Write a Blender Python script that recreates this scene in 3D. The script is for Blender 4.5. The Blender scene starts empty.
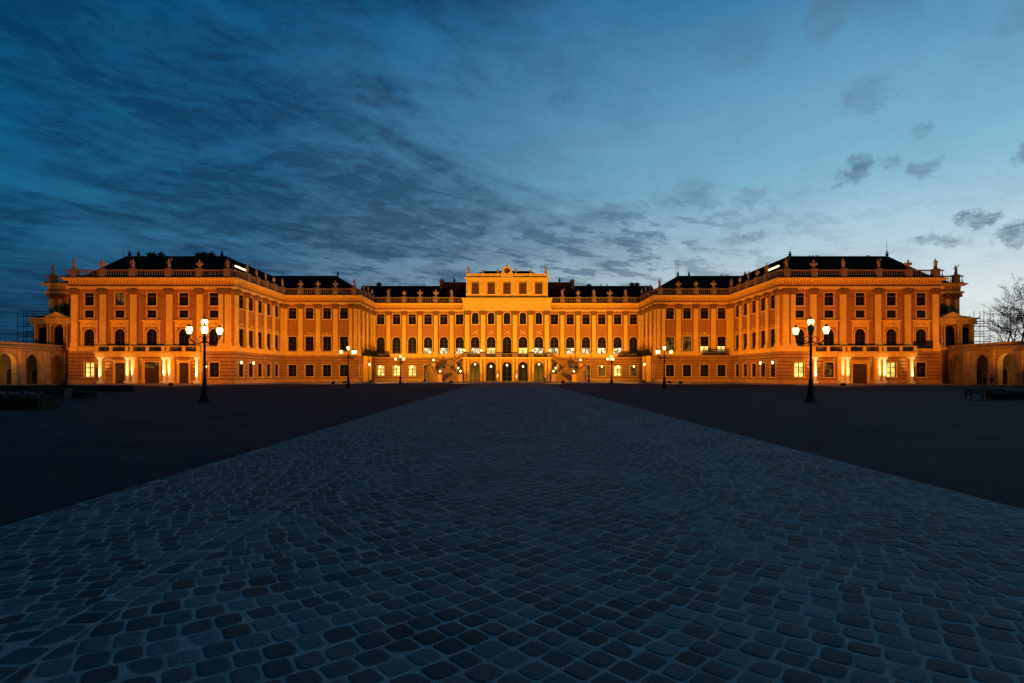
import bpy, math, random
from math import pi, sin, cos, radians
from mathutils import Vector, Matrix
import numpy as np
random.seed(7); np.random.seed(7)
C = bpy.context.scene
COL = C.collection

# ============================================================ camera / sky / exposure
cam_d = bpy.data.cameras.new('camera'); cam = bpy.data.objects.new('camera', cam_d); COL.objects.link(cam)
cam.location = (0, 0, 2.0); cam.rotation_euler = (pi/2, 0, 0)
cam_d.sensor_width = 36; cam_d.lens = 567/1024*36
cam_d.shift_x = 5/1024; cam_d.shift_y = 32.5/1024
cam_d.clip_start = 0.1; cam_d.clip_end = 3000
C.camera = cam
C.view_settings.view_transform = 'Standard'; C.view_settings.look = 'None'
C.view_settings.exposure = 0; C.view_settings.gamma = 1

def lin(r, g, b):
    f = lambda c: (c/255/12.92) if c/255 <= 0.04045 else ((c/255+0.055)/1.055)**2.4
    return (f(r), f(g), f(b), 1)

world = bpy.data.worlds.new('World'); C.world = world; world.use_nodes = True
def build_sky():
    nt = world.node_tree; N = nt.nodes; L = nt.links; N.clear()
    def m(op, a, b=None, c=None, clamp=False):
        n = N.new('ShaderNodeMath'); n.operation = op; n.use_clamp = clamp
        for i, v in enumerate((a, b, c)):
            if v is None: continue
            if isinstance(v, (int, float)): n.inputs[i].default_value = v
            else: L.new(v, n.inputs[i])
        return n.outputs[0]
    def ramp(x, stops, mode='LINEAR'):
        n = N.new('ShaderNodeValToRGB'); n.color_ramp.interpolation = mode
        e = n.color_ramp.elements
        while len(e) < len(stops): e.new(0.5)
        for el, (p, c) in zip(e, stops): el.position = p; el.color = c if len(c) == 4 else (*c, 1)
        L.new(x, n.inputs[0]); return n.outputs[0]
    def gray(x, stops, mode='LINEAR'): return ramp(x, [(p, (v, v, v, 1)) for p, v in stops], mode)
    def mix(f, a, b, bt='MIX'):
        n = N.new('ShaderNodeMix'); n.data_type = 'RGBA'; n.blend_type = bt
        for s, v in ((0, f), (6, a), (7, b)):
            if isinstance(v, (int, float)): n.inputs[s].default_value = v
            elif isinstance(v, tuple): n.inputs[s].default_value = v
            else: L.new(v, n.inputs[s])
        return n.outputs[2]
    tc = N.new('ShaderNodeTexCoord'); sep = N.new('ShaderNodeSeparateXYZ'); L.new(tc.outputs['Generated'], sep.inputs[0])
    x, y, z = sep.outputs
    az = m('ARCTAN2', x, y)                       # radians, right positive
    el = m('ARCSINE', m('MAXIMUM', z, 0.0))       # radians
    g = m('MULTIPLY_ADD', m('COSINE', m('SUBTRACT', az, radians(72))), 0.5, 0.5)
    w = gray(g, [(0.28, 0.0), (0.45, 0.07), (0.60, 0.32), (0.74, 0.68), (0.88, 0.95), (1, 1)])
    e = m('MULTIPLY', el, 2/pi)                   # 0..1
    D = 1/90
    left = ramp(e, [(0, lin(12, 58, 88)), (5*D, lin(9, 66, 102)), (12*D, lin(20, 98, 140)), (20*D, lin(12, 94, 144)), (33*D, lin(0, 84, 134)), (1, lin(2, 48, 92))])
    right = ramp(e, [(0, lin(232, 228, 216)), (6*D, lin(224, 233, 234)), (11*D, lin(188, 215, 226)), (17*D, lin(134, 189, 214)), (25*D, lin(102, 162, 199)), (33*D, lin(56, 124, 172)), (1, lin(18, 72, 125))])
    base = mix(w, left, right)
    # planar cloud coordinates
    zz = m('ADD', m('MAXIMUM', z, 0.0), 0.07)
    cb = N.new('ShaderNodeCombineXYZ'); L.new(m('DIVIDE', x, zz), cb.inputs[0]); L.new(m('DIVIDE', y, zz), cb.inputs[1])
    def noise(vec, scale, det=6, rough=0.6, rot=0, sc=(1, 1, 1), loc=(0, 0, 0), dist=0.0):
        mp = N.new('ShaderNodeMapping'); mp.vector_type = 'TEXTURE'; mp.inputs['Rotation'].default_value = (0, 0, rot); mp.inputs['Scale'].default_value = (1/sc[0], 1/sc[1], 1); mp.inputs['Location'].default_value = loc
        L.new(vec, mp.inputs['Vector'])
        n = N.new('ShaderNodeTexNoise'); n.inputs['Scale'].default_value = scale; n.inputs['Detail'].default_value = det
        n.inputs['Roughness'].default_value = rough; n.inputs['Distortion'].default_value = dist
        L.new(mp.outputs[0], n.inputs['Vector']); return n.outputs[0]
    P = cb.outputs[0]
    big = noise(P, 0.75, 8, 0.62, rot=0.9, sc=(0.95, 1.25, 1), loc=(1.3, 4.1, 0), dist=0.7)
    streak = noise(P, 2.9, 10, 0.68, rot=0.8, sc=(1.0, 1.3, 1), loc=(2.2, 0.7, 0), dist=0.9)
    puff = noise(P, 3.6, 9, 0.68, rot=0.7, sc=(0.8, 1.3, 1), loc=(5.2, 3.1, 0))
    ln = gray(m('MULTIPLY_ADD', az, 1/pi, 0.5), [(0.2, 1.0), (0.44, 1.0), (0.56, 0.50), (0.64, 0.2), (0.8, 0.12)])
    c1 = gray(big, [(0.44, 0), (0.56, 1)])
    c2 = gray(streak, [(0.44, 0), (0.60, 1)])
    fine = noise(P, 7.5, 9, 0.70, rot=0.75, sc=(1.0, 1.25, 1), loc=(4.4, 1.9, 0), dist=0.8)
    c3 = gray(fine, [(0.42, 0), (0.58, 1)])
    A = m('MULTIPLY', m('ADD', m('MULTIPLY', c1, 0.50), m('MULTIPLY', m('ADD', m('MULTIPLY', c2, 0.46), m('MULTIPLY', c3, 0.34)), m('MULTIPLY_ADD', c1, 0.55, 0.40))), ln, clamp=True)
    cl_dark = mix(1.0, base, (0.34, 0.36, 0.41, 1), 'MULTIPLY')
    s = mix(m('MULTIPLY', A, 0.92, clamp=True), base, cl_dark)
    # thin bright veil between the dark streaks
    veil = gray(noise(P, 1.9, 8, 0.64, rot=0.85, sc=(0.8, 1.8, 1), loc=(7, 2, 0)), [(0.48, 0), (0.72, 1)])
    s = mix(m('MULTIPLY', m('MULTIPLY', veil, ln), 0.15), s, mix(w, lin(22, 106, 150), lin(150, 172, 186)))
    # low altocumulus bank just above the roofs, centre and right
    band = m('MULTIPLY', gray(m('MULTIPLY', el, 1/0.6), [(0.20, 0), (0.28, 1), (0.42, 1), (0.52, 0)]),
             gray(m('MULTIPLY_ADD', az, 1/pi, 0.5), [(0.30, 0), (0.42, 1), (0.58, 0.8), (0.64, 0.3), (0.70, 0.1)]))
    pf = m('MULTIPLY', gray(puff, [(0.50, 0), (0.565, 1)]), band)
    s = mix(m('MULTIPLY', pf, 0.72), s, mix(w, lin(18, 64, 98), lin(76, 112, 134)))
    # single puffs, placed by direction
    wn = N.new('ShaderNodeTexNoise'); wn.inputs['Scale'].default_value = 17; wn.inputs['Detail'].default_value = 9; wn.inputs['Roughness'].default_value = 0.72
    L.new(tc.outputs['Generated'], wn.inputs['Vector'])
    ws = N.new('ShaderNodeSeparateColor'); L.new(wn.outputs['Color'], ws.inputs[0])
    azd = m('ADD', az, m('MULTIPLY_ADD', ws.outputs[0], 0.12, -0.06)); eld = m('ADD', el, m('MULTIPLY_ADD', ws.outputs[1], 0.075, -0.0375))
    tot = None
    for (px, py, rx, ry, st) in [(855, 170, 17, 15, .95), (893, 160, 18, 9, .6), (925, 170, 20, 11, .65), (865, 96, 34, 18, .5), (828, 18, 30, 24, .55),
                                 (987, 216, 20, 9, .95), (1016, 236, 24, 10, .9), (1030, 152, 20, 16, .8), (940, 240, 28, 8, .7), (750, 198, 18, 10, .45), (688, 196, 26, 20, .45),
                                 (735, 48, 34, 22, .35), (635, 240, 34, 9, .6), (610, 215, 26, 10, .5), (930, 132, 14, 6, .4), (745, 238, 30, 8, .6), (880, 4, 40, 12, .3), (1014, 20, 30, 20, .3)]:
        a, b = (px-507)/567, (374-py)/567
        A0 = math.atan(a); E0 = math.atan(b*cos(A0))
        sx = rx*0.85/567*cos(A0)**2; sy = ry*0.8/567*cos(A0); st *= 0.85
        d = m('SQRT', m('ADD', m('POWER', m('MULTIPLY', m('SUBTRACT', azd, A0), 1/sx), 2), m('POWER', m('MULTIPLY', m('SUBTRACT', eld, E0), 1/sy), 2)))
        v = m('MULTIPLY', m('MULTIPLY', m('SUBTRACT', 1.28, d), 1.7, clamp=True), st)
        tot = v if tot is None else m('MAXIMUM', tot, v)
    s = mix(m('MULTIPLY', tot, m('MULTIPLY_ADD', gray(noise(P, 9.0, 8, 0.7, rot=0.5, loc=(3, 8, 0)), [(0.38, 0), (0.6, 1)]), 0.6, 0.42)), s, mix(w, lin(40, 78, 105), lin(84, 114, 136)))
    # the sky behind the viewer (away from the afterglow) is deeper
    s = mix(gray(m('MULTIPLY_ADD', y, 0.5, 0.5), [(0.12, 0.72), (0.55, 0.0)]), s, (0.001, 0.008, 0.022, 1))
    # below the horizon: dim ground tone
    s = mix(m('GREATER_THAN', 0.0, z), s, lin(14, 22, 30))
    bg = N.new('ShaderNodeBackground'); bg.inputs['Strength'].default_value = 1.0; L.new(s, bg.inputs[0])
    out = N.new('ShaderNodeOutputWorld'); L.new(bg.outputs[0], out.inputs[0])
build_sky()

SODIUM = (1.0, 0.43, 0.04)
AMBER = (1.0, 0.30, 0.015)
MIDC = (1.0, 0.36, 0.02)
POWER = 1.0
def spot(name, loc, aim, power, size_deg=90, blend=1.0, color=SODIUM, r=0.35):
    d = bpy.data.lights.new(name, 'SPOT'); d.energy = power*POWER; d.spot_size = radians(size_deg); d.spot_blend = blend; d.color = color; d.shadow_soft_size = r
    o = bpy.data.objects.new(name, d); COL.objects.link(o); o.location = loc
    o.rotation_euler = (Vector(aim)-Vector(loc)).to_track_quat('-Z', 'Y').to_euler()
    return o
FLOODS = [  # position, aim, power, cone, colour
    ((-29, 121, 0.75), (-14, 148, 14), 44000, 100, SODIUM), ((29, 121, 0.75), (14, 148, 14), 44000, 100, SODIUM),
    ((-11, 112, 0.75), (-3, 148, 18), 31000, 80, SODIUM), ((11, 112, 0.75), (3, 148, 18), 31000, 80, SODIUM),
    ((-31, 108, 0.75), (-45, 133, 13), 24000, 100, MIDC), ((31, 108, 0.75), (45, 133, 13), 24000, 100, MIDC),
    ((-32, 104, 0.75), (-52.5, 118, 13), 20000, 95, MIDC), ((32, 104, 0.75), (52.5, 118, 13), 20000, 95, MIDC),
    ((-19, 130, 0.75), (-35, 141, 13), 8000, 100, MIDC), ((19, 130, 0.75), (35, 141, 13), 8000, 100, MIDC),
    ((-51, 86, 0.75), (-65, 109, 14), 31000, 95, AMBER), ((-84.6, 88, 0.75), (-77, 109, 14), 9500, 84, AMBER),
    ((51, 86, 0.75), (65, 109, 14), 31000, 95, AMBER), ((84.6, 88, 0.75), (77, 109, 14), 9500, 84, AMBER),
]
for p, a, pw, sz, colr in FLOODS: spot('flood_light', p, a, pw, sz, 1.0, colr)

# ============================================================ materials
def mat(name, col, rough=0.7, metal=0, emit=None, estr=0, var=0.0, vscale=2.0, bump=0.0, bscale=8.0, spec=0.5, col2=None):
    m = bpy.data.materials.new(name); m.use_nodes = True; nt = m.node_tree; N = nt.nodes; L = nt.links
    b = N['Principled BSDF']; b.inputs['Base Color'].default_value = (*col, 1); b.inputs['Roughness'].default_value = rough; b.inputs['Metallic'].default_value = metal
    b.inputs['Specular IOR Level'].default_value = spec
    if emit: b.inputs['Emission Color'].default_value = (*emit, 1); b.inputs['Emission Strength'].default_value = estr
    tc = N.new('ShaderNodeTexCoord')
    if var > 0 or col2:
        n = N.new('ShaderNodeTexNoise'); n.inputs['Scale'].default_value = vscale; n.inputs['Detail'].default_value = 8; n.inputs['Roughness'].default_value = 0.65
        L.new(tc.outputs['Object'], n.inputs['Vector'])
        r = N.new('ShaderNodeValToRGB'); r.color_ramp.elements[0].position = 0.3; r.color_ramp.elements[1].position = 0.7
        c2 = col2 or tuple(c*(1-var) for c in col); c1 = col if col2 else tuple(min(1, c*(1+var*0.5)) for c in col)
        r.color_ramp.elements[0].color = (*c2, 1); r.color_ramp.elements[1].color = (*c1, 1)
        L.new(n.outputs[0], r.inputs[0]); L.new(r.outputs[0], b.inputs['Base Color'])
    if bump > 0:
        n = N.new('ShaderNodeTexNoise'); n.inputs['Scale'].default_value = bscale; n.inputs['Detail'].default_value = 6
        L.new(tc.outputs['Object'], n.inputs['Vector'])
        bp = N.new('ShaderNodeBump'); bp.inputs['Strength'].default_value = bump; bp.inputs['Distance'].default_value = 0.05
        L.new(n.outputs[0], bp.inputs['Height']); L.new(bp.outputs[0], b.inputs['Normal'])
    return m
M = {}
M['field'] = mat('ochre_plaster', (0.40, 0.165, 0.034), 0.85, var=0.22, vscale=1.1, bump=0.2)
M['field_rust'] = mat('ochre_rusticated_plaster', (0.38, 0.185, 0.058), 0.85, var=0.35, vscale=0.9, bump=0.3)
M['trim'] = mat('pale_yellow_trim', (0.80, 0.51, 0.085), 0.8, var=0.24, vscale=1.6, bump=0.15)
M['column'] = mat('pale_column_stone', (0.80, 0.72, 0.52), 0.7, var=0.12, vscale=2, bump=0.15)
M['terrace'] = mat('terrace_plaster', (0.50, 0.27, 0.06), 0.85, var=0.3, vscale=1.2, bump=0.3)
M['stair'] = mat('shaded_stair_stone', (0.24, 0.13, 0.06), 0.9, var=0.4, vscale=1.5, bump=0.4)  # shadow over the steps put into a darker stone colour
M['frieze_dark'] = mat('dark_stair_plaster', (0.34, 0.18, 0.05), 0.9, var=0.35, vscale=2)  # darker tone of the frieze plaster, for the stair rails
M['joint'] = mat('shaded_joint_plaster', (0.20, 0.09, 0.028), 0.9, var=0.3, vscale=1.0)  # shade inside the rustication grooves, put into the plaster colour
M['capital'] = mat('carved_capital_stucco', (0.24, 0.11, 0.03), 0.85, var=0.3, vscale=3)  # dark brown carries the capitals' shade beneath the architrave
M['frieze'] = mat('ochre_frieze', (0.56, 0.28, 0.07), 0.85, var=0.2, vscale=1.4)
M['stone'] = mat('sandstone', (0.28, 0.17, 0.09), 0.85, var=0.35, vscale=3, bump=0.4)
M['statue'] = mat('weathered_statue_stone', (0.44, 0.28, 0.16), 0.85, var=0.45, vscale=2.5, bump=0.4)
M['arcade'] = mat('arcade_plaster', (0.40, 0.27, 0.11), 0.85, var=0.35, vscale=0.8, bump=0.3)
M['roof'] = mat('dark_roof_tiles', (0.024, 0.014, 0.011), 0.85, var=0.4, vscale=1.2, bump=0.5, bscale=4, spec=0.0)
M['chimney'] = mat('chimney_brick', (0.045, 0.024, 0.018), 0.9, var=0.4, vscale=3)
M['iron'] = mat('black_iron', (0.010, 0.009, 0.009), 0.6, 0.0, spec=0.15, bump=0.2, bscale=20)
M['sash'] = mat('dark_painted_sash', (0.014, 0.010, 0.008), 0.55)
M['shutter'] = mat('brown_closed_blind', (0.16, 0.055, 0.025), 0.7, var=0.3, vscale=3)
M['pane'] = mat('dark_window_glass', (0.010, 0.008, 0.007), 0.25, var=0.3, vscale=1.0, spec=0.12)
M['door'] = mat('dark_oak_door', (0.05, 0.022, 0.012), 0.6, var=0.4, vscale=4)
M['bronze'] = mat('lantern_metal', (0.03, 0.022, 0.015), 0.5, 0.5)
M['globe'] = mat('glowing_milk_glass', (0.9, 0.85, 0.75), 0.4, emit=(1.0, 0.64, 0.26), estr=3.2)
M['globe_far'] = mat('glowing_lantern_glass', (0.9, 0.85, 0.75), 0.4, emit=(1.0, 0.60, 0.22), estr=5.0)
M['globe_off'] = mat('unlit_milk_glass', (0.45, 0.36, 0.25), 0.3)
M['tube'] = mat('glowing_strip_lamp', (0.9, 0.9, 0.9), 0.4, emit=(1.0, 0.52, 0.22), estr=5.0)
M['kerb'] = mat('pavement_stone', (0.20, 0.17, 0.15), 0.8, var=0.3, vscale=0.7, bump=0.3)
M['hedge'] = mat('hedge_leaves', (0.022, 0.035, 0.014), 0.8, var=0.5, vscale=5)
M['flower'] = mat('pink_petals', (0.35, 0.12, 0.14), 0.8)
M['bark'] = mat('bare_bark', (0.030, 0.022, 0.017), 0.9, var=0.4, vscale=4)
M['needle'] = mat('evergreen_needles', (0.012, 0.022, 0.011), 0.9, var=0.5, vscale=4)
M['steel'] = mat('scaffold_steel', (0.16, 0.13, 0.11), 0.6, 0.2)
M['plank'] = mat('scaffold_planks', (0.09, 0.06, 0.04), 0.85, var=0.3)
M['bench'] = mat('bench_wood', (0.035, 0.022, 0.015), 0.7, var=0.4, vscale=6)
M['planter'] = mat('grey_planter', (0.03, 0.032, 0.035), 0.7, var=0.2)
M['skin'] = mat('skin', (0.30, 0.17, 0.12), 0.6)
M['hair'] = mat('dark_hair', (0.02, 0.014, 0.01), 0.7)
for k, c in (('coat_a', (0.015, 0.017, 0.025)), ('coat_b', (0.03, 0.018, 0.016)), ('coat_c', (0.02, 0.02, 0.022)), ('trouser', (0.014, 0.016, 0.022))): M[k] = mat('cloth_'+k, c, 0.9, var=0.2)
def lit_mat(name, col, s, lo=0.25, sc=1.6):
    m = bpy.data.materials.new(name); m.use_nodes = True; N = m.node_tree.nodes; L = m.node_tree.links; b = N['Principled BSDF']
    b.inputs['Base Color'].default_value = (0.02, 0.015, 0.01, 1); b.inputs['Roughness'].default_value = 0.7; b.inputs['Specular IOR Level'].default_value = 0.05
    tc = N.new('ShaderNodeTexCoord'); n = N.new('ShaderNodeTexNoise'); n.inputs['Scale'].default_value = sc; n.inputs['Detail'].default_value = 3
    oi = N.new('ShaderNodeObjectInfo'); ad = N.new('ShaderNodeVectorMath'); ad.operation = 'ADD'
    L.new(tc.outputs['Object'], ad.inputs[0]); cx = N.new('ShaderNodeCombineXYZ'); mu = N.new('ShaderNodeMath'); mu.operation = 'MULTIPLY'; mu.inputs[1].default_value = 37
    L.new(oi.outputs['Random'], mu.inputs[0]); L.new(mu.outputs[0], cx.inputs[0]); L.new(cx.outputs[0], ad.inputs[1]); L.new(ad.outputs[0], n.inputs['Vector'])
    r = N.new('ShaderNodeMapRange'); r.inputs['From Min'].default_value = 0.38; r.inputs['From Max'].default_value = 0.58; r.inputs['To Min'].default_value = lo*s; r.inputs['To Max'].default_value = s
    L.new(n.outputs[0], r.inputs['Value']); L.new(r.outputs[0], b.inputs['Emission Strength']); b.inputs['Emission Color'].default_value = (*col, 1); return m
M['lit'] = lit_mat('lamp_lit_room_glass', (1.0, 0.66, 0.16), 1.9, 0.45, 0.8)
M['lit_low'] = lit_mat('dimly_lit_room_glass', (1.0, 0.45, 0.08), 0.16, 0.05, 0.9)
M['lit_white'] = lit_mat('brightly_lit_room_glass', (1.0, 0.80, 0.40), 1.8, 0.12, 1.5)
M['lit_green'] = lit_mat('lit_hall_glass', (1.0, 0.55, 0.12), 0.16, 0.01, 1.6)

# ============================================================ mesh builder
class MB:
    def __init__(s): s.v = []; s.f = []; s.sm = []
    def add(s, vs, fs, smooth=False):
        o = len(s.v); s.v.extend(vs); s.f.extend([tuple(i+o for i in f) for f in fs]); s.sm.extend([smooth]*len(fs))
    def box(s, x0, x1, y0, y1, z0, z1):
        if x1 <= x0 or y1 <= y0 or z1 <= z0: return
        s.add([(x0,y0,z0),(x1,y0,z0),(x1,y1,z0),(x0,y1,z0),(x0,y0,z1),(x1,y0,z1),(x1,y1,z1),(x0,y1,z1)],
              [(0,3,2,1),(4,5,6,7),(0,1,5,4),(1,2,6,5),(2,3,7,6),(3,0,4,7)])
    def hexa(s, b, t):
        s.add(list(b)+list(t), [(0,3,2,1),(4,5,6,7),(0,1,5,4),(1,2,6,5),(2,3,7,6),(3,0,4,7)])
    def lathe(s, prof, cx=0, cy=0, z=0, n=12, sx=1, sy=1, smooth=True):
        vs = []; fs = []; k = len(prof)
        for i in range(n):
            a = 2*pi*i/n
            for (r, h) in prof: vs.append((cx+cos(a)*r*sx, cy+sin(a)*r*sy, z+h))
        for i in range(n):
            j = (i+1) % n
            for q in range(k-1): fs.append((i*k+q, j*k+q, j*k+q+1, i*k+q+1))
        s.add(vs, fs, smooth)
        s.add([vs[i*k] for i in range(n)][::-1], [tuple(range(n))]); s.add([vs[i*k+k-1] for i in range(n)], [tuple(range(n))])
    def tube(s, pts, rad, n=6, smooth=True):
        pts = [Vector(p) for p in pts]
        if isinstance(rad, (int, float)): rad = [rad]*len(pts)
        vs = []; fs = []; up = Vector((0.13, 0.31, 0.94))
        for i, p in enumerate(pts):
            t = (pts[min(i+1, len(pts)-1)]-pts[max(i-1, 0)]).normalized()
            a = t.cross(up if abs(t.dot(up)) < 0.95 else Vector((1, 0, 0))).normalized(); b = t.cross(a)
            for k in range(n): q = 2*pi*k/n; vs.append(tuple(p+a*cos(q)*rad[i]+b*sin(q)*rad[i]))
        for i in range(len(pts)-1):
            for k in range(n): l = (k+1) % n; fs.append((i*n+k, i*n+l, (i+1)*n+l, (i+1)*n+k))
        s.add(vs, fs, smooth); s.add(vs[:n], [tuple(range(n))[::-1]]); s.add(vs[-n:], [tuple(range(n))])
    def ball(s, c, r, n=10, sz=1.0, sx=1.0, sy=1.0):
        s.lathe([(max(0.02*r, sin(pi*i/8)*r), -cos(pi*i/8)*r*sz) for i in range(9)], c[0], c[1], c[2], n, sx, sy)
    def slab(s, u0, u1, z0, z1, w0, w1, holes=(), arches=(), joints=()):
        """wall plate with rectangular holes (ua,ub,za,zb); arches = holes whose top is a half round; joints = z strips left out"""
        hs = list(holes)+list(arches)
        us = sorted({u0, u1, *[min(max(h[i], u0), u1) for h in hs for i in (0, 1)]}); zs = sorted({z0, z1, *[min(max(h[i], z0), z1) for h in hs for i in (2, 3)], *[j for J in joints for j in J]})
        def solid(i, j):
            if i < 0 or j < 0 or i >= len(us)-1 or j >= len(zs)-1: return False
            cu = (us[i]+us[i+1])/2; cz = (zs[j]+zs[j+1])/2
            return not any(h[0] < cu < h[1] and h[2] < cz < h[3] for h in hs) and not any(a < cz < b for a, b in joints)
        for i in range(len(us)-1):
            for j in range(len(zs)-1):
                if not solid(i, j): continue
                a, b, c, d = us[i], us[i+1], zs[j], zs[j+1]
                s.add([(a,w0,c),(b,w0,c),(b,w0,d),(a,w0,d)], [(0,1,2,3)]); s.add([(a,w1,c),(b,w1,c),(b,w1,d),(a,w1,d)], [(3,2,1,0)])
                if not solid(i-1, j): s.add([(a,w0,c),(a,w0,d),(a,w1,d),(a,w1,c)], [(0,1,2,3)])
                if not solid(i+1, j): s.add([(b,w0,c),(b,w1,c),(b,w1,d),(b,w0,d)], [(0,1,2,3)])
                if not solid(i, j-1): s.add([(a,w0,c),(a,w1,c),(b,w1,c),(b,w0,c)], [(0,1,2,3)])
                if not solid(i, j+1): s.add([(a,w0,d),(b,w0,d),(b,w1,d),(a,w1,d)], [(0,1,2,3)])
        for (a, b, c, d) in arches:
            r = (b-a)/2; cu = (a+b)/2; zc = d-r; n = 12
            for k in range(n):
                t0, t1 = pi-pi*k/n, pi-pi*(k+1)/n
                p0 = (cu+r*cos(t0), zc+r*sin(t0)); p1 = (cu+r*cos(t1), zc+r*sin(t1))
                s.add([(p0[0],w0,p0[1]),(p1[0],w0,p1[1]),(p1[0],w0,d),(p0[0],w0,d)], [(0,1,2,3)])
                s.add([(p0[0],w1,p0[1]),(p1[0],w1,p1[1]),(p1[0],w1,d),(p0[0],w1,d)], [(3,2,1,0)])
                s.add([(p0[0],w0,p0[1]),(p0[0],w1,p0[1]),(p1[0],w1,p1[1]),(p1[0],w0,p1[1])], [(0,1,2,3)])
    def mesh(s, name, m):
        me = bpy.data.meshes.new(name); me.from_pydata([tuple(v) for v in s.v], [], s.f); me.materials.append(m)
        me.polygons.foreach_set('use_smooth', s.sm); me.update(); return me

def link(name, me, parent=None, loc=(0,0,0), rz=0, scale=None):
    o = bpy.data.objects.new(name, me); COL.objects.link(o); o.location = loc; o.rotation_euler = (0, 0, rz)
    if scale: o.scale = (scale,)*3 if isinstance(scale, (int, float)) else scale
    if parent: o.parent = parent
    return o
def tag(o, label=None, cat=None, group=None, kind=None):
    if label: o['label'] = label
    if cat: o['category'] = cat
    if group: o['group'] = group
    if kind: o['kind'] = kind
    return o
def thing(name, label, cat, loc=(0,0,0), rz=0, group=None): return tag(link(name, None, None, loc, rz), label, cat, group)

class Frame:
    """a facade: u runs along it, w points into the building, z is up"""
    def __init__(s, root, ox, oy, deg): s.root = root; s.ox = ox; s.oy = oy; s.r = radians(deg)
    def pt(s, u, w=0, z=0):
        return (s.ox+u*cos(s.r)-w*sin(s.r), s.oy+u*sin(s.r)+w*cos(s.r), z)
    def put(s, name, me, u=0, w=0, z=0, parent=None, m=None):
        if isinstance(me, MB): me = me.mesh(name, m)
        if parent is not None: return link(name, me, parent, (0,0,0))
        p = s.pt(u, w, z); rl = s.root.location
        return link(name, me, s.root, (p[0]-rl[0], p[1]-rl[1], p[2]-rl[2]), s.r)
CACHE = {}
def cached(key, fn):
    if key not in CACHE: CACHE[key] = fn()
    return CACHE[key]

# ============================================================ ground
def ground_material(name, c1, c2, rough, bump, sc):
    m = bpy.data.materials.new(name); m.use_nodes = True; N = m.node_tree.nodes; L = m.node_tree.links; b = N['Principled BSDF']
    b.inputs['Roughness'].default_value = rough; b.inputs['Specular IOR Level'].default_value = 0.15
    tc = N.new('ShaderNodeTexCoord')
    n = N.new('ShaderNodeTexNoise'); n.inputs['Scale'].default_value = 0.35; n.inputs['Detail'].default_value = 12; n.inputs['Roughness'].default_value = 0.7
    L.new(tc.outputs['Object'], n.inputs['Vector'])
    v = N.new('ShaderNodeTexVoronoi'); v.inputs['Scale'].default_value = sc; L.new(tc.outputs['Object'], v.inputs['Vector'])
    r = N.new('ShaderNodeValToRGB'); r.color_ramp.elements[0].color = (*c1, 1); r.color_ramp.elements[1].color = (*c2, 1); r.color_ramp.elements[0].position = 0.35; r.color_ramp.elements[1].position = 0.65
    L.new(n.outputs[0], r.inputs[0])
    mx = N.new('ShaderNodeMix'); mx.data_type = 'RGBA'; mx.blend_type = 'MULTIPLY'; mx.inputs[0].default_value = 0.45
    L.new(r.outputs[0], mx.inputs[6]); L.new(v.outputs['Color'], mx.inputs[7]); L.new(mx.outputs[2], b.inputs['Base Color'])
    bp = N.new('ShaderNodeBump'); bp.inputs['Strength'].default_value = bump; bp.inputs['Distance'].default_value = 0.02
    L.new(v.outputs['Distance'], bp.inputs['Height']); L.new(bp.outputs[0], b.inputs['Normal'])
    return m
g = MB(); g.add([(-900,-300,0),(900,-300,0),(900,1500,0),(-900,1500,0)], [(0,1,2,3)])
tag(link('ground', g.mesh('ground', ground_material('dark_gravel', (0.009, 0.014, 0.016), (0.034, 0.044, 0.046), 0.95, 0.6, 26))), kind='structure')
PX0, PX1, PY1 = -6.6, 7.6, 117.4
g = MB(); g.box(PX0, PX1, -8, PY1, -0.05, 0.006)
tag(link('path_bed', g.mesh('path_bed', mat('pale_joint_mortar', (0.29, 0.28, 0.24), 0.85, var=0.35, vscale=3, bump=0.5, bscale=60, spec=0.3))), kind='structure')

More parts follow.
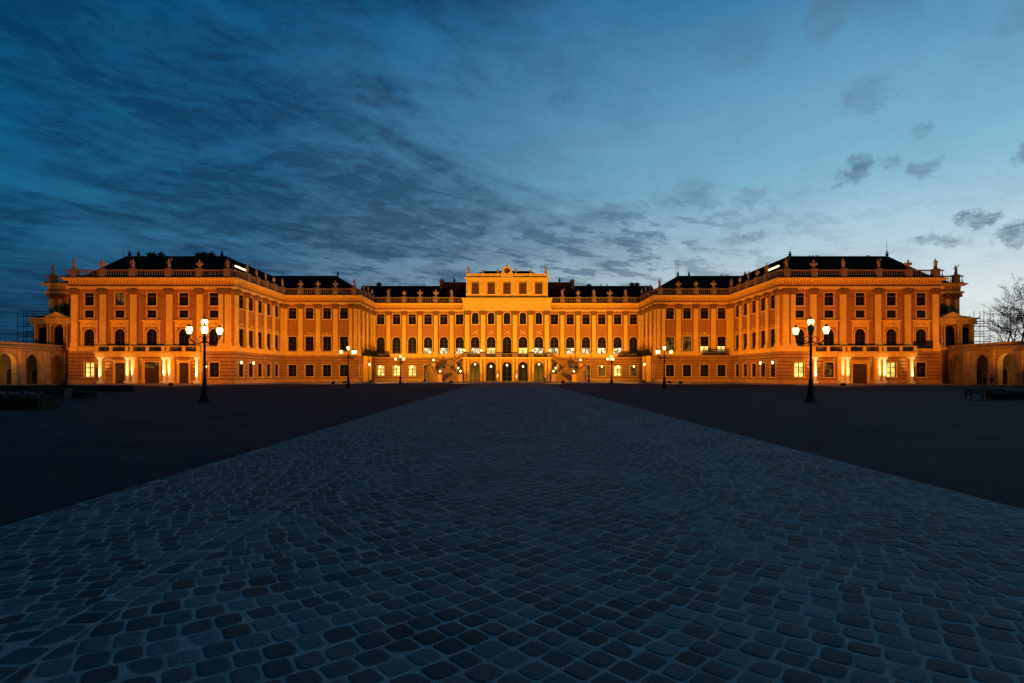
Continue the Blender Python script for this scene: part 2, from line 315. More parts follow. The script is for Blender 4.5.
def cobbles():
    """every sett of the carriageway in one sheet: slightly domed, uneven, laid in shallow arcs"""
    V = []; F = []; T = []; nv = 0
    def stone(q, gap, full):
        # q: four corners (bottom-left, bottom-right, top-right, top-left) of the cell; the stone is a rounded, inset copy
        nonlocal nv
        q = np.array(q); cen = q.mean(0)
        wd = (np.linalg.norm(q[1]-q[0])+np.linalg.norm(q[2]-q[3]))/2; ht = (np.linalg.norm(q[3]-q[0])+np.linalg.norm(q[2]-q[1]))/2
        if wd < 0.05 or ht < 0.05: return
        n = 16 if full else 8
        an = (np.arange(n)+0.5)*2*pi/n; ex = random.uniform(0.30, 0.46)
        ca, sa = np.cos(an), np.sin(an)
        A = np.sign(ca)*np.abs(ca)**ex*(1-2*gap/wd)*(1+np.random.uniform(-.03, .02, n)); B = np.sign(sa)*np.abs(sa)**ex*(1-2*gap/ht)*(1+np.random.uniform(-.03, .02, n))
        h = random.uniform(0.003, 0.007); tx, ty = random.uniform(-.03, .03), random.uniform(-.03, .03)
        rings = ((1.0, 0.0), (0.965, 0.65), (0.86, 0.92), (0.5, 1.0)) if full else ((1.0, 0.0), (0.93, 0.95))
        for (k, hh) in rings:
            u = (A*k+1)/2; v = (B*k+1)/2
            P = (q[0][None]*((1-u)*(1-v))[:, None]+q[1][None]*(u*(1-v))[:, None]+q[2][None]*(u*v)[:, None]+q[3][None]*((1-u)*v)[:, None])
            Z = 0.005+h*hh+(0 if hh == 0 else 1)*((P[:, 0]-cen[0])*tx+(P[:, 1]-cen[1])*ty)
            V.append(np.stack([P[:, 0], P[:, 1], Z], 1))
        V.append(np.array([[cen[0], cen[1], 0.005+h*1.02]]))
        R = len(rings)
        for j in range(R-1):
            for i in range(n):
                k = (i+1) % n; F.append((nv+j*n+i, nv+j*n+k, nv+(j+1)*n+k, nv+(j+1)*n+i))
        b0 = nv+(R-1)*n
        for i in range(n): F.append((b0+i, b0+(i+1) % n, nv+R*n))
        T.append(np.full(R*n+1, random.random())); nv += R*n+1
    def sheet(x0, x1, theta, du, wmin, wmax, ragged=(0, 0)):
        xs = np.linspace(x0-0.4, x1+0.4, 200); th = np.array([theta(min(max(q, x0), x1)) for q in xs]); Fy = np.concatenate([[0], np.cumsum(np.tan((th[1:]+th[:-1])/2)*np.diff(xs))])
        Fx = lambda x: float(np.interp(x, xs, Fy))
        i = 0; lo = -0.8-max(Fy.max(), 0); hi = PY1-Fy.min(); off = 0.0; ph = random.uniform(0, 9)
        wob = lambda x, k: 0.012*sin(x*2.1+k*0.9+ph)+0.008*sin(x*4.7-k*1.7)
        while lo+i*du < hi:
            yb = lo+i*du+off; no = random.uniform(-.010, .010); yt = lo+(i+1)*du+no
            xa = x0+ragged[0]*random.uniform(-.10, .10); xe = x1+ragged[1]*random.uniform(-.10, .10)
            cuts = [xa]; x = xa+(0.5*0.22*cos(theta(x0)) if i % 2 else 0)
            if i % 2: cuts.append(x)
            while x < xe-0.11: x += random.uniform(wmin, wmax)*cos(theta(min(max(x, x0), x1))); cuts.append(min(x, xe))
            if xe-cuts[-1] < 0.06: cuts[-1] = xe
            else: cuts.append(xe)
            def pts(c, k, n):
                t = theta(min(max(c, x0), x1)); j = random.uniform(-.006, .006)
                xt = c-du*cos(t)*sin(t)+j
                if k == 0: xt = xa
                if k == n-1: xt = xe
                xt = min(max(xt, xa), xe)
                return (c+j, yb+Fx(c)+wob(c, i)), (xt, yt+Fx(xt)+wob(xt, i+1))
            n = len(cuts); pp = [pts(c, k, n) for k, c in enumerate(cuts)]
            for (b0, t0), (b1, t1) in zip(pp[:-1], pp[1:]):
                cy = (b0[1]+t1[1])/2
                if -0.4 < cy < PY1-0.2: stone([b0, b1, t1, t0], random.uniform(.008, .0115), cy < 26)
            off = no; i += 1
    R_ = radians
    # the carriageway: rows climb from both sides and interlock as a diagonal lattice along the crown at x = 0.5
    a = 0.305; tt = np.linspace(-0.5, 4.5, 500); thd = np.where(tt < 0.35, 45.0, 45-np.clip((tt-0.35)/3.4, 0, 1)*19); Ht = np.concatenate([[0], np.cumsum(np.tan(np.radians((thd[1:]+thd[:-1])/2))*np.diff(tt))]); Ht -= np.interp(0, tt, Ht)
    H = lambda t: float(np.interp(t, tt, Ht)); TH = lambda t: R_(float(np.interp(t, tt, thd)))
    for sd, tmax, t0 in ((-1, 3.78, 0.0), (1, 3.98, -a/2)):
        k = -6; off = 0.0; K = int((PY1+4.5)/a)
        wob = lambda t, k: (0.014*sin(t*2.3+k*0.8+sd)+0.008*sin(t*5.1-k*1.9))*min(1, max(0, t-0.3))
        while k < K:
            no = random.uniform(-.010, .010); t = t0; cuts = [t]; c = 0
            while t < tmax-0.12:
                w_ = a*0.70711 if c < 2 else random.uniform(0.20, 0.262)
                t += w_*cos(TH(t)); c += 1; cuts.append(min(t, tmax))
            if tmax-cuts[-1] < 0.07: cuts[-1] = tmax
            else: cuts.append(tmax)
            pp = []
            for n_, q in enumerate(cuts):
                g_ = min(1, max(0, q-0.3)); th_ = TH(q); j = random.uniform(-.007, .007)*(1 if n_ else 0); q2 = min(q+a*cos(th_)*sin(th_)+j, tmax)
                if n_ == len(cuts)-1: q2 = tmax
                pp.append(((0.5+sd*(q+j), k*a-H(q)+wob(q, k)+off*g_), (0.5+sd*q2, (k+1)*a-H(q2)+wob(q2, k+1)+no*min(1, max(0, q2-0.3)))))
            for (b0, u0), (b1, u1) in zip(pp[:-1], pp[1:]):
                cy = (b0[1]+u1[1])/2
                if -0.4 < cy < PY1-0.2:
                    stone([b0, b1, u1, u0] if sd > 0 else [b1, b0, u0, u1], random.uniform(.008, .0115), cy < 26)
            off = no; k += 1
    sheet(PX0+0.2, -3.56, lambda x: R_(20), 0.225, 0.19, 0.29)
    sheet(4.76, PX1-0.2, lambda x: -R_(18), 0.225, 0.19, 0.29)
    for (xa, xb, la, lb) in ((-3.56, -3.28, 0.22, 0.40), (4.48, 4.76, 0.22, 0.40), (PX0+0.01, PX0+0.2, 0.3, 0.5), (PX1-0.2, PX1-0.01, 0.3, 0.5)):      # guide courses and edging setts
        y = -0.5
        while y < PY1-0.6:
            l = random.uniform(la, lb); j0, j1 = [random.uniform(-.008, .008) for _ in range(2)]
            stone([(xa+j0, y), (xb+j1, y+random.uniform(-.01, .01)), (xb+j1, y+l), (xa+j0, y+l)], 0.011, y < 26); y += l
    V = np.concatenate(V); T = np.concatenate(T)
    me = bpy.data.meshes.new('cobbles'); me.from_pydata(V.tolist(), [], F)
    at = me.attributes.new('tone', 'FLOAT', 'POINT'); at.data.foreach_set('value', T.astype(np.float32))
    me.polygons.foreach_set('use_smooth', [True]*len(F)); me.update()
    m = bpy.data.materials.new('granite_setts'); m.use_nodes = True; N = m.node_tree.nodes; L = m.node_tree.links; b = N['Principled BSDF']
    b.inputs['Roughness'].default_value = 0.7; b.inputs['Specular IOR Level'].default_value = 0.22
    A = N.new('ShaderNodeAttribute'); A.attribute_name = 'tone'
    r = N.new('ShaderNodeValToRGB'); e = r.color_ramp.elements; e.new(0.25); e.new(0.7); e.new(0.9)
    for el, (p, c) in zip(e, [(0, (0.040, 0.041, 0.037)), (0.25, (0.064, 0.066, 0.060)), (0.6, (0.095, 0.097, 0.088)), (0.91, (0.135, 0.138, 0.126)), (0.95, (0.075, 0.050, 0.036))]): el.position = p; el.color = (*c, 1)
    L.new(A.outputs['Fac'], r.inputs[0])
    tc = N.new('ShaderNodeTexCoord'); n = N.new('ShaderNodeTexNoise'); n.inputs['Scale'].default_value = 55; n.inputs['Detail'].default_value = 5; L.new(tc.outputs['Object'], n.inputs['Vector'])
    n2 = N.new('ShaderNodeTexNoise'); n2.inputs['Scale'].default_value = 0.5; n2.inputs['Detail'].default_value = 5; L.new(tc.outputs['Object'], n2.inputs['Vector'])
    ad = N.new('ShaderNodeMath'); ad.operation = 'MULTIPLY'; L.new(n.outputs[0], ad.inputs[0]); L.new(n2.outputs[0], ad.inputs[1])
    mr = N.new('ShaderNodeMapRange'); mr.inputs['From Min'].default_value = 0.12; mr.inputs['From Max'].default_value = 0.40; mr.inputs['To Min'].default_value = 0.5; mr.inputs['To Max'].default_value = 1.5
    L.new(ad.outputs[0], mr.inputs['Value'])
    mx = N.new('ShaderNodeMix'); mx.data_type = 'RGBA'; mx.blend_type = 'MULTIPLY'; mx.inputs[0].default_value = 1.0; L.new(r.outputs[0], mx.inputs[6])
    L.new(mr.outputs[0], mx.inputs[7]); L.new(mx.outputs[2], b.inputs['Base Color'])
    bp = N.new('ShaderNodeBump'); bp.inputs['Strength'].default_value = 0.55; bp.inputs['Distance'].default_value = 0.006; L.new(n.outputs[0], bp.inputs['Height']); L.new(bp.outputs[0], b.inputs['Normal'])
    me.materials.append(m); tag(link('cobbled_path', me), kind='structure')
cobbles()

# pavements round the court (kerb 0.13 m)
g = MB()
g.box(-88, -50.2, 104.5, 109.3, -0.1, 0.13); g.box(-52.4, -50.2, 109.3, 130.7, -0.1, 0.13)
g.box(-52.4, -32.8, 130.7, 133.2, -0.1, 0.13); g.box(-35, -32.8, 133.2, 144.0, -0.1, 0.13)
tag(link('pavement', g.mesh('pavement', M['kerb'])), kind='structure')
g2 = MB(); g2.add([(-x, y, z) for (x, y, z) in g.v], [tuple(f[::-1]) for f in g.f])
tag(link('pavement', g2.mesh('pavement', M['kerb'])), kind='structure')
g = MB(); g.box(-32.8, 32.8, 137.0, 148.2, -0.1, 0.12)
tag(link('pavement', g.mesh('pavement', M['kerb'])), kind='structure')
g = MB(); g.box(-47, 47, 117.5, 130.7, -0.1, 0.05); g.box(-32.8, 32.8, 130.7, 137.0, -0.1, 0.05)
for sx in (-1, 1): a, b = sorted((sx*50.2, sx*46.99)); g.box(a, b, 102, 130.7, -0.1, 0.046); a, b = sorted((sx*84, sx*50.2)); g.box(a, b, 100.5, 104.5, -0.1, 0.05)
tag(link('added_forecourt_paving', g.mesh('added_forecourt_paving', mat('added_pale_slabs', (0.17, 0.15, 0.135), 0.85, var=0.35, vscale=0.5, bump=0.4, bscale=6))), kind='structure')  # pale strips added over the gravel so the floodlit ground reads bright
for sx in (-1, 1):
    g = MB(); g.box(min(sx*85.5, sx*88.6), max(sx*85.5, sx*88.6), 80, 104.5, -0.1, 0.13)
    tag(link('pavement', g.mesh('pavement', M['kerb'])), kind='structure')

# ============================================================ palace building kit
def bars(width, h, arch, nx, nz, t=0.09, b=0.10):
    """sash: border and glazing bars, local origin bottom centre"""
    g = MB(); a = width/2; d0, d1 = 0.20, 0.27
    g.box(-a, -a+t, d0, d1, 0, h-(a if arch else 0)); g.box(a-t, a, d0, d1, 0, h-(a if arch else 0)); g.box(-a+t, a-t, d0, d1, 0, t)
    if not arch: g.box(-a+t, a-t, d0, d1, h-t, h)
    else:
        n = 10; zc = h-a
        for k in range(n):
            t0, t1 = pi*k/n, pi*(k+1)/n
            o = [(a*cos(q), zc+a*sin(q)) for q in (t0, t1)]; i = [((a-t)*cos(q), zc+(a-t)*sin(q)) for q in (t1, t0)]; P = o+i
            g.hexa([(p[0], d1, p[1]) for p in P], [(p[0], d0, p[1]) for p in P])
    for k in range(1, nx):
        u = -a+width*k/nx; bb = b*1.6 if (nx % 2 == 0 and k == nx//2) else b
        top = h-t if not arch else (h-a)+math.sqrt(max(0, a*a-u*u))-t
        g.box(u-bb/2, u+bb/2, d0+0.01, d1-0.01, t, top)
    for k in range(1, nz):
        z = h*k/nz
        if arch and z > h-a+0.05: 
            e = math.sqrt(max(0.01, a*a-(z-(h-a))**2))-t
        else: e = a-t
        g.box(-e, e, d0+0.015, d1-0.015, z-b/2, z+b/2)
    return g
def pane_mb(width, h, arch, z0=0):
    g = MB(); a = width/2
    if not arch: g.box(-a, a, 0.29, 0.34, z0, h)
    else:
        zc = h-a; P = [(-a, z0), (a, z0)]+[(a*cos(pi*k/12), zc+a*sin(pi*k/12)) for k in range(13)]
        n = len(P); g.add([(p[0], 0.29, p[1]) for p in P]+[(p[0], 0.34, p[1]) for p in P], [tuple(range(n)), tuple(range(2*n-1, n-1, -1))])
    return g
def surround_mb(width, h, arch, t=0.2, p=0.14, sill=True, key=False):
    g = MB(); a = width/2; zt = h-(a if arch else 0)
    g.box(-a-t, -a, -p, -0.003, 0, zt); g.box(a, a+t, -p, -0.003, 0, zt)
    if not arch: g.box(-a-t, a+t, -p, -0.003, zt, zt+t)
    else:
        n = 12
        for k in range(n):
            t0, t1 = pi*k/n, pi*(k+1)/n
            P = [(r*cos(q), zt+r*sin(q)) for r, q in ((a+t, t0), (a+t, t1), (a, t1), (a, t0))]
            g.hexa([(q[0], -0.003, q[1]) for q in P], [(q[0], -p, q[1]) for q in P])
    if sill: g.box(-a-t-0.06, a+t+0.06, -p-0.10, 0.18, -0.16, 0)
    if key: g.box(-0.16, 0.16, -p-0.1, -p, h-0.05, h+t+0.15)
    return g
def hood_mb(kind, width, h, top=1.65):
    g = MB(); a = width/2+0.25
    if kind == 'shelf':            # pale panel with brackets and a straight cornice high above an arched window
        z = h+top
        g.box(-a-0.35, a+0.35, -0.10, -0.004, h+0.32, z-0.2); g.box(-a-0.5, a+0.5, -0.42, -0.004, z-0.2, z); g.box(-a-0.62, a+0.62, -0.5, -0.004, z, z+0.1)
        for s in (-1, 1):
            g.box(s*(a+0.15)-0.16, s*(a+0.15)+0.16, -0.30, -0.1, h-0.15, z-0.2); g.box(s*(a+0.2)-0.12, s*(a+0.2)+0.12, -0.12, -0.004, -0.1, h+0.3)
        g.ball((0, -0.16, h+0.75), 0.34, 8, 1.2, 1.0, 0.5); g.tube([(-0.8, -0.18, h+0.55), (-0.4, -0.22, h+0.85), (0.4, -0.22, h+0.85), (0.8, -0.18, h+0.55)], 0.09, 5)
    elif kind == 'scroll':         # curly crest over a rectangular window
        g.box(-a, a, -0.2, -0.004, h+0.2, h+0.34)
        for s in (-1, 1): g.tube([(s*0.95, -0.14, h+0.42), (s*0.85, -0.14, h+0.75), (s*0.5, -0.16, h+1.0), (s*0.2, -0.16, h+0.8), (s*0.4, -0.14, h+0.6)], 0.09, 5)
        g.ball((0, -0.16, h+0.75), 0.26, 8, 1.2, 1, 0.5)
    elif kind == 'drape':          # crossed garland in a sunk panel above an arched window
        z = h+0.75
        for s in (-1, 1): g.tube([(s*0.85, -0.08, z+1.1), (s*0.3, -0.14, z+0.45), (-s*0.5, -0.12, z+0.05), (-s*0.85, -0.08, z-0.15)], 0.075, 5)
        g.ball((0, -0.14, z+0.5), 0.22, 8, 1, 1, 0.5)
    return g
HOLES = {}
def window(fr, u, z0, z1, width, arch=False, lit=None, hood=None, nx=2, nz=4, surround=True, top=1.65, sill=True, wall_w=0, partial=None, label=None, t=0.2):
    width = round(width+0.22, 3); t = t*0.72
    h = z1-z0; key = (round(h, 3), width, arch, nx, nz)
    sash = cached(('sash',)+key, lambda: bars(width, h, arch, nx, nz).mesh('sash', M['sash']))
    o = fr.put('window', sash, u, wall_w, z0)
    pm = lit or 'pane'
    if partial:   # a lit room seen in the lower part only
        link('pane', cached(('pane', partial)+key+('p',), lambda: pane_mb(width, h*0.36, False).mesh('pane', M[partial])), o)
        link('pane', cached(('pane', 'pane')+key+('q',), lambda: pane_mb(width, h, arch, h*0.36).mesh('pane', M['pane'])), o)
        o['label'] = 'window lit in its lower part'
    else:
        link('pane', cached(('pane', pm)+key, lambda: pane_mb(width, h, arch).mesh('pane', M[pm])), o)
        if lit and lit.startswith('lit'): o['label'] = 'lit window with yellow light behind the glazing bars'
        if lit == 'shutter': o['label'] = 'window with closed brown blind'
    if surround: link('window_surround', cached(('sur', h, width, arch, sill, t), lambda: surround_mb(width, h, arch, t=t, sill=sill).mesh('window_surround', M['trim'])), o)
    if hood: link('window_hood', cached(('hood', hood, h, width, top), lambda: hood_mb(hood, width, h, top).mesh('window_hood', M['trim'])), o)
    return o
def pilaster(fr, u, wd, z0=7.5, z1=17.25, p=0.40, cap=1.05, w=0, ped=6.36):
    def shaft():
        g = MB(); a = wd/2
        g.box(-a, a, -p, -0.004, 0.5, z1-z0); g.box(-a-0.12, a+0.12, -p-0.12, -0.004, 0.0, 0.28); g.box(-a-0.06, a+0.06, -p-0.06, -0.004, 0.28, 0.5)
        if ped is not None: g.box(-a-0.18, a+0.18, -p-0.16, -0.004, ped-z0, -0.002)
        # sunk panel edge lines
        g.box(-a+0.1, -a+0.16, -p-0.035, -p, 0.7, z1-z0-0.2); g.box(a-0.16, a-0.1, -p-0.035, -p, 0.7, z1-z0-0.2)
        return g.mesh('pilaster', M['trim'])
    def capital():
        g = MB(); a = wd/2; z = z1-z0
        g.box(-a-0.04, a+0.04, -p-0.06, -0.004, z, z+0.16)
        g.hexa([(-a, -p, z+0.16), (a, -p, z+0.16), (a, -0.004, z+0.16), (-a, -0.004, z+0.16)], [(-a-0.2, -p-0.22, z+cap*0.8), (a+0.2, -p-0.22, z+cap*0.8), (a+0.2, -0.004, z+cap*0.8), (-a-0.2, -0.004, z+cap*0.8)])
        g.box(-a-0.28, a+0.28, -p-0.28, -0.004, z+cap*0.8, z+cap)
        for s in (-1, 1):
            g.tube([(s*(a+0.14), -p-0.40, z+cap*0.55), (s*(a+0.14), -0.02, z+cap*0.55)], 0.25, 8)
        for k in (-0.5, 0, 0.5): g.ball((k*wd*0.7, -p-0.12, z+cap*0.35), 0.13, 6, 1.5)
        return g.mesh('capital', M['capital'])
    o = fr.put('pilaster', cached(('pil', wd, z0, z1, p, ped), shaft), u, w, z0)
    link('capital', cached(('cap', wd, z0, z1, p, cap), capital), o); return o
def bay_frames(fr, us, half, z0=7.7, z1=17.0):
    us = sorted(us)
    for a, b in zip(us[:-1], us[1:]):
        if b-a < 2.2*half+1.2: continue
        w = (b-a)/2-half-0.12
        def mk():
            g = MB()
            for s_ in (-1, 1): g.box(s_*w-0.06, s_*w+0.06, -0.09, -0.004, 0, z1-z0)
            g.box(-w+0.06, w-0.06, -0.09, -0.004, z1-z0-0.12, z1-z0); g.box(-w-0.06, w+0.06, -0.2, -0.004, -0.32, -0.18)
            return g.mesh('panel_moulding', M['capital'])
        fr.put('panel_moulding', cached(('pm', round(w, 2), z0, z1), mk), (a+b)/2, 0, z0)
def ext(kind, p, primary):   # how far a band of projection p runs past the end of its facade
    return {'e': p if primary else 0.0, 'i': -p if primary else 0.0, 'n': 0.0}[kind]
CORN = [(18.30, 18.55, .44), (18.55, 18.80, .56), (19.90, 20.08, .68), (20.08, 20.24, .86), (20.24, 20.40, 1.02)]
def bands(fr, L, ends, layers, name, m, primary, dent=None, w=0):
    g = MB()
    for (z0, z1, p) in layers:
        g.box(-ext(ends[0], p, primary), L+ext(ends[1], p, primary), w-p, w-0.004, z0, z1-0.002)
    if dent:
        z0, z1, p0, p1, pitch = dent; n = int(L/pitch)
        for k in range(n):
            u = (k+0.5)*L/n; g.box(u-pitch*0.24, u+pitch*0.24, w-p1, w-p0-0.002, z0, z1-0.005)
    o = fr.put(name, g, m=m)
    if layers is CORN:
        g = MB(); p = 0.12; g.box(-ext(ends[0], p, primary), L+ext(ends[1], p, primary), w-p, w-0.004, 18.80, 19.898); fr.put('frieze', g, m=M['frieze'])
    return o
def balustrade(fr, L, peds, ends, primary, z0=20.40, h=1.60, w0=-0.55, dens=0.46, pw=1.15, skip=()):
    g = MB(); a0, a1 = -ext(ends[0], 0.52, primary), L+ext(ends[1], 0.52, primary)
    if not primary:
        if ends[0] == 'e': a0 = 0.05
        if ends[1] == 'e': a1 = L-0.05
    g.box(a0, a1, w0+0.0, w0+0.55, z0, z0+0.28); g.box(a0, a1, w0+0.08, w0+0.47, z0+h-0.22, z0+h-0.02)
    n = int((a1-a0)/dens)
    prof = [(0.07, 0), (0.07, 0.08), (0.13, 0.3), (0.06, 0.62), (0.08, h-0.5)]
    for k in range(n):
        u = a0+(k+0.5)*(a1-a0)/n
        if any(abs(u-q) < pw/2+0.08 for q in peds): continue
        g.lathe(prof, u, w0+0.27, z0+0.28, 6)
    o = fr.put('balustrade', g, m=M['stone'])
    pm = cached(('ped', pw, h), lambda: ped_mesh(pw, h))
    for q in peds:
        fr.put('pedestal', pm, q, w0+0.27, z0)
    return o
def ped_mesh(pw, h):
    g = MB(); a = pw/2
    g.box(-a, a, -0.42, 0.42, 0.0, h+0.0); g.box(-a-0.08, a+0.08, -0.5, 0.5, h, h+0.14); g.box(-a-0.06, a+0.06, -0.47, 0.47, -0.004, 0.22)
    g.box(-a+0.18, a-0.18, -0.46, -0.42, 0.35, h-0.15)
    return g.mesh('pedestal', M['stone'])
def facade_walls(fr, L, holes_up, arch_up, holes_lo, arch_lo, ends, primary, ztop=18.3, rust=True, wdep=0.5, w=0, m=None):
    s0 = 0.0 if (primary or ends[0] != 'e') else wdep; s1 = L if (primary or ends[1] != 'e') else L-wdep
    g = MB(); g.slab(s0, s1, 6.35, ztop+2.3, w, w+wdep, holes_up, arch_up); fr.put('wall', g, m=m or M['field'])
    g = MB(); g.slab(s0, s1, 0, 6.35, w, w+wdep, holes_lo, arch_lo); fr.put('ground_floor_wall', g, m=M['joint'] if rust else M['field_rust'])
    if rust:
        g = MB(); J = []; z = 0.95
        while z < 6.0: J.append((z, z+0.17)); z += 0.68
        e0, e1 = -ext(ends[0], 0.22, primary)+(0.3 if ends[0] == 'n' else 0), L+ext(ends[1], 0.22, primary)-(0.3 if ends[1] == 'n' else 0)
        g.slab(e0, e1, 0.9, 6.34, w-0.22, w-0.001, [(a-0.24, b+0.24, c-0.2, d+0.24) for a, b, c, d in holes_lo], [(a-.24, b+.24, c-.2, d+.24) for a, b, c, d in arch_lo], J)
        fr.put('rustication', g, m=M['field_rust'])
        p0, p1 = -ext(ends[0], 0.28, primary), L+ext(ends[1], 0.28, primary); gaps = sorted((a-0.24, b+0.24) for a, b, c, d in list(holes_lo)+list(arch_lo) if c < 0.95)
        for ga, gb in gaps+[(p1, p1)]:       # one plinth length between each pair of doors
            if min(ga, p1)-p0 > 0.12: g = MB(); g.box(p0, min(ga, p1), w-0.28, w-0.001, 0, 0.9); fr.put('plinth', g, m=M['terrace'])
            p0 = gb
WPLUS = 0.22
def hole(u, z0, z1, wd): wd += WPLUS; return (u-wd/2, u+wd/2, z0, z1)

def lantern(fr, u, z, w=-0.55, parent=None):
    """bracket lantern on a wall"""
    def mk():
        g = MB(); g.box(-0.12, 0.12, 0.48, 0.54, -0.3, 0.1); g.tube([(0, 0.5, -0.1), (0, 0.2, -0.35), (0, 0, -0.3)], 0.035, 5)
        g.lathe([(0.2, 0), (0.05, 0.18)], 0, 0, 0.3, 6); g.lathe([(0.03, 0), (0.12, 0.06)], 0, 0, -0.32, 6)
        return g.mesh('wall_lantern', M['bronze'])
    o = fr.put('wall_lantern', cached('lantern', mk), u, w, z)
    def mg():
        g = MB(); g.lathe([(0.1, -0.26), (0.2, -0.1), (0.22, 0.1), (0.17, 0.3)], 0, 0, 0, 8); return g.mesh('lantern_glass', M['globe_far'])
    link('lantern_glass', cached('lantern_glass', mg), o)
    return o

# ------------------------------------------------------------ statues
def statue_mesh(kind):
    g = MB()
    if kind == 'urn':
        g.lathe([(0.30, 0), (0.30, 0.12), (0.12, 0.25), (0.12, 0.4), (0.36, 0.75), (0.42, 1.1), (0.30, 1.35), (0.34, 1.45), (0.12, 1.6), (0.16, 1.75), (0.03, 1.95)], n=12)
        for s in (-1, 1): g.tube([(s*0.34, 0, 1.35), (s*0.62, 0, 1.25), (s*0.58, 0, 0.95), (s*0.38, 0, 0.8)], 0.06, 6)
    elif kind == 'trophy':
        g.box(-0.32, 0.32, -0.3, 0.3, 0, 0.14); g.lathe([(0.22, 0.14), (0.30, 0.5), (0.36, 1.0), (0.33, 1.3), (0.12, 1.45), (0.2, 1.6), (0.17, 1.8), (0.04, 2.0)], n=12, sy=0.75)
        for s in (-1, 1):
            g.tube([(s*0.12, 0, 0.3), (s*0.62, 0.05, 1.5)], [0.06, 0.05], 5); g.ball((s*0.56, 0.02, 1.05), 0.24, 8, 1.15, 1, 0.4)
    elif kind == 'orb':
        g.lathe([(0.32, 0), (0.32, 0.15), (0.14, 0.3), (0.36, 0.6), (0.36, 0.85), (0.16, 1.1), (0.1, 1.15), (0.13, 1.3), (0.02, 1.5)], n=12)
    else:
        up = kind == 'raised'
        g.box(-0.34, 0.34, -0.3, 0.3, 0, 0.12)
        # robe with folds
        n = 16; prof = [(0.30, 0.12), (0.33, 0.35), (0.27, 0.8), (0.25, 1.1), (0.20, 1.3), (0.27, 1.55), (0.26, 1.72), (0.10, 1.82), (0.075, 1.9)]
        vs = []; fs = []
        for i in range(n):
            a = 2*pi*i/n
            for k, (r, h) in enumerate(prof):
                f = 1+0.10*sin(a*5+h*2)*(1-k/8); vs.append((cos(a)*r*f+0.05*sin(h*2.2), sin(a)*r*f*0.75, h))
        K = len(prof)
        for i in range(n):
            j = (i+1) % n
            for q in range(K-1): fs.append((i*K+q, j*K+q, j*K+q+1, i*K+q+1))
        g.add(vs, fs, True)
        g.ball((-0.03, -0.02, 2.03), 0.145, 10, 1.2)
        if up: g.tube([(0.2, 0, 1.68), (0.48, -0.05, 1.85), (0.55, -0.08, 2.25)], [0.1, 0.075, 0.05], 7); g.tube([(-0.24, 0, 1.68), (-0.42, -0.05, 1.35), (-0.25, -0.22, 1.15)], [0.1, 0.08, 0.06], 7); g.ball((0.55, -0.08, 2.3), 0.075, 6)
        else: g.tube([(0.22, 0, 1.68), (0.50, 0, 1.38), (0.22, -0.18, 1.2)], [0.1, 0.08, 0.06], 7); g.tube([(-0.24, 0, 1.68), (-0.44, -0.05, 1.4), (-0.46, -0.15, 0.9)], [0.1, 0.08, 0.05], 7); g.tube([(-0.47, -0.15, 0.12), (-0.47, -0.15, 1.9)], 0.04, 5)
        g.tube([(-0.25, 0.0, 1.65), (0.05, -0.26, 1.3), (0.3, -0.1, 0.95)], [0.07, 0.09, 0.07], 6)
    return g.mesh('statue', M['statue'])
KIND = {'urn': ('stone_urn', 'two-handled stone urn', 'urn'), 'trophy': ('stone_trophy', 'stone trophy of arms', 'sculpture'), 'raised': ('roof_statue', 'robed stone statue with raised arm', 'statue'),
        'staff': ('roof_statue', 'robed stone statue holding a staff', 'statue'), 'orb': ('stone_finial', 'small stone vase finial', 'finial')}
ORD = ['first', 'second', 'third', 'fourth', 'fifth', 'sixth', 'seventh', 'eighth', 'ninth', 'tenth']
def statues(fr, spots, where, group, z=22.14, rev=False, start='from left', w=-0.28, scale=1.0):
    for i, (u, kind) in enumerate(spots):
        k = len(spots)-1-i if rev else i
        nm, desc, cat = KIND[kind]; p = fr.pt(u, w, z)
        me = cached(('st', kind), lambda: statue_mesh(kind)); me.name = nm
        if nm == 'roof_statue' and kind == 'staff': pass
        o = link(nm, me, None, p, fr.r+random.uniform(-0.25, 0.25), scale*random.uniform(0.86, 0.97))
        tag(o, f'{desc}, {ORD[k]} {start} on {where}', cat, group)

def roof_mesh(e, t, ze, zt):
    ex0, ex1, ey0, ey1 = e; tx0, tx1, ty0, ty1 = t
    g = MB(); g.hexa([(ex0,ey0,ze),(ex1,ey0,ze),(ex1,ey1,ze),(ex0,ey1,ze)], [(tx0,ty0,zt),(tx1,ty0,zt),(tx1,ty1,zt),(tx0,ty1,zt)])
    g.tube([(tx0,ty0,zt), (tx1,ty0,zt)], 0.14, 6); g.tube([(tx0,ty0,zt), (ex0,ey0,ze)], 0.12, 6); g.tube([(tx1,ty0,zt), (ex1,ey0,ze)], 0.12, 6)
    return g
def rel(root, g): return [(v[0]-root.location[0], v[1]-root.location[1], v[2]-root.location[2]) for v in g.v]
def put_world(root, name, g, m):
    g.v = rel(root, g); return link(name, g.mesh(name, m), root)
def chimney(root, x, y, z, wx, h, pots=2):
    g = MB(); g.box(x-wx/2, x+wx/2, y-0.5, y+0.5, z-1.5, z+h); g.box(x-wx/2-0.12, x+wx/2+0.12, y-0.62, y+0.62, z+h, z+h+0.18)
    for k in range(pots): g.lathe([(0.16, 0), (0.12, 0.4), (0.17, 0.45)], x-wx/2+wx*(k+0.5)/pots, y, z+h+0.18, 8)
    return put_world(root, 'chimney', g, M['chimney'])
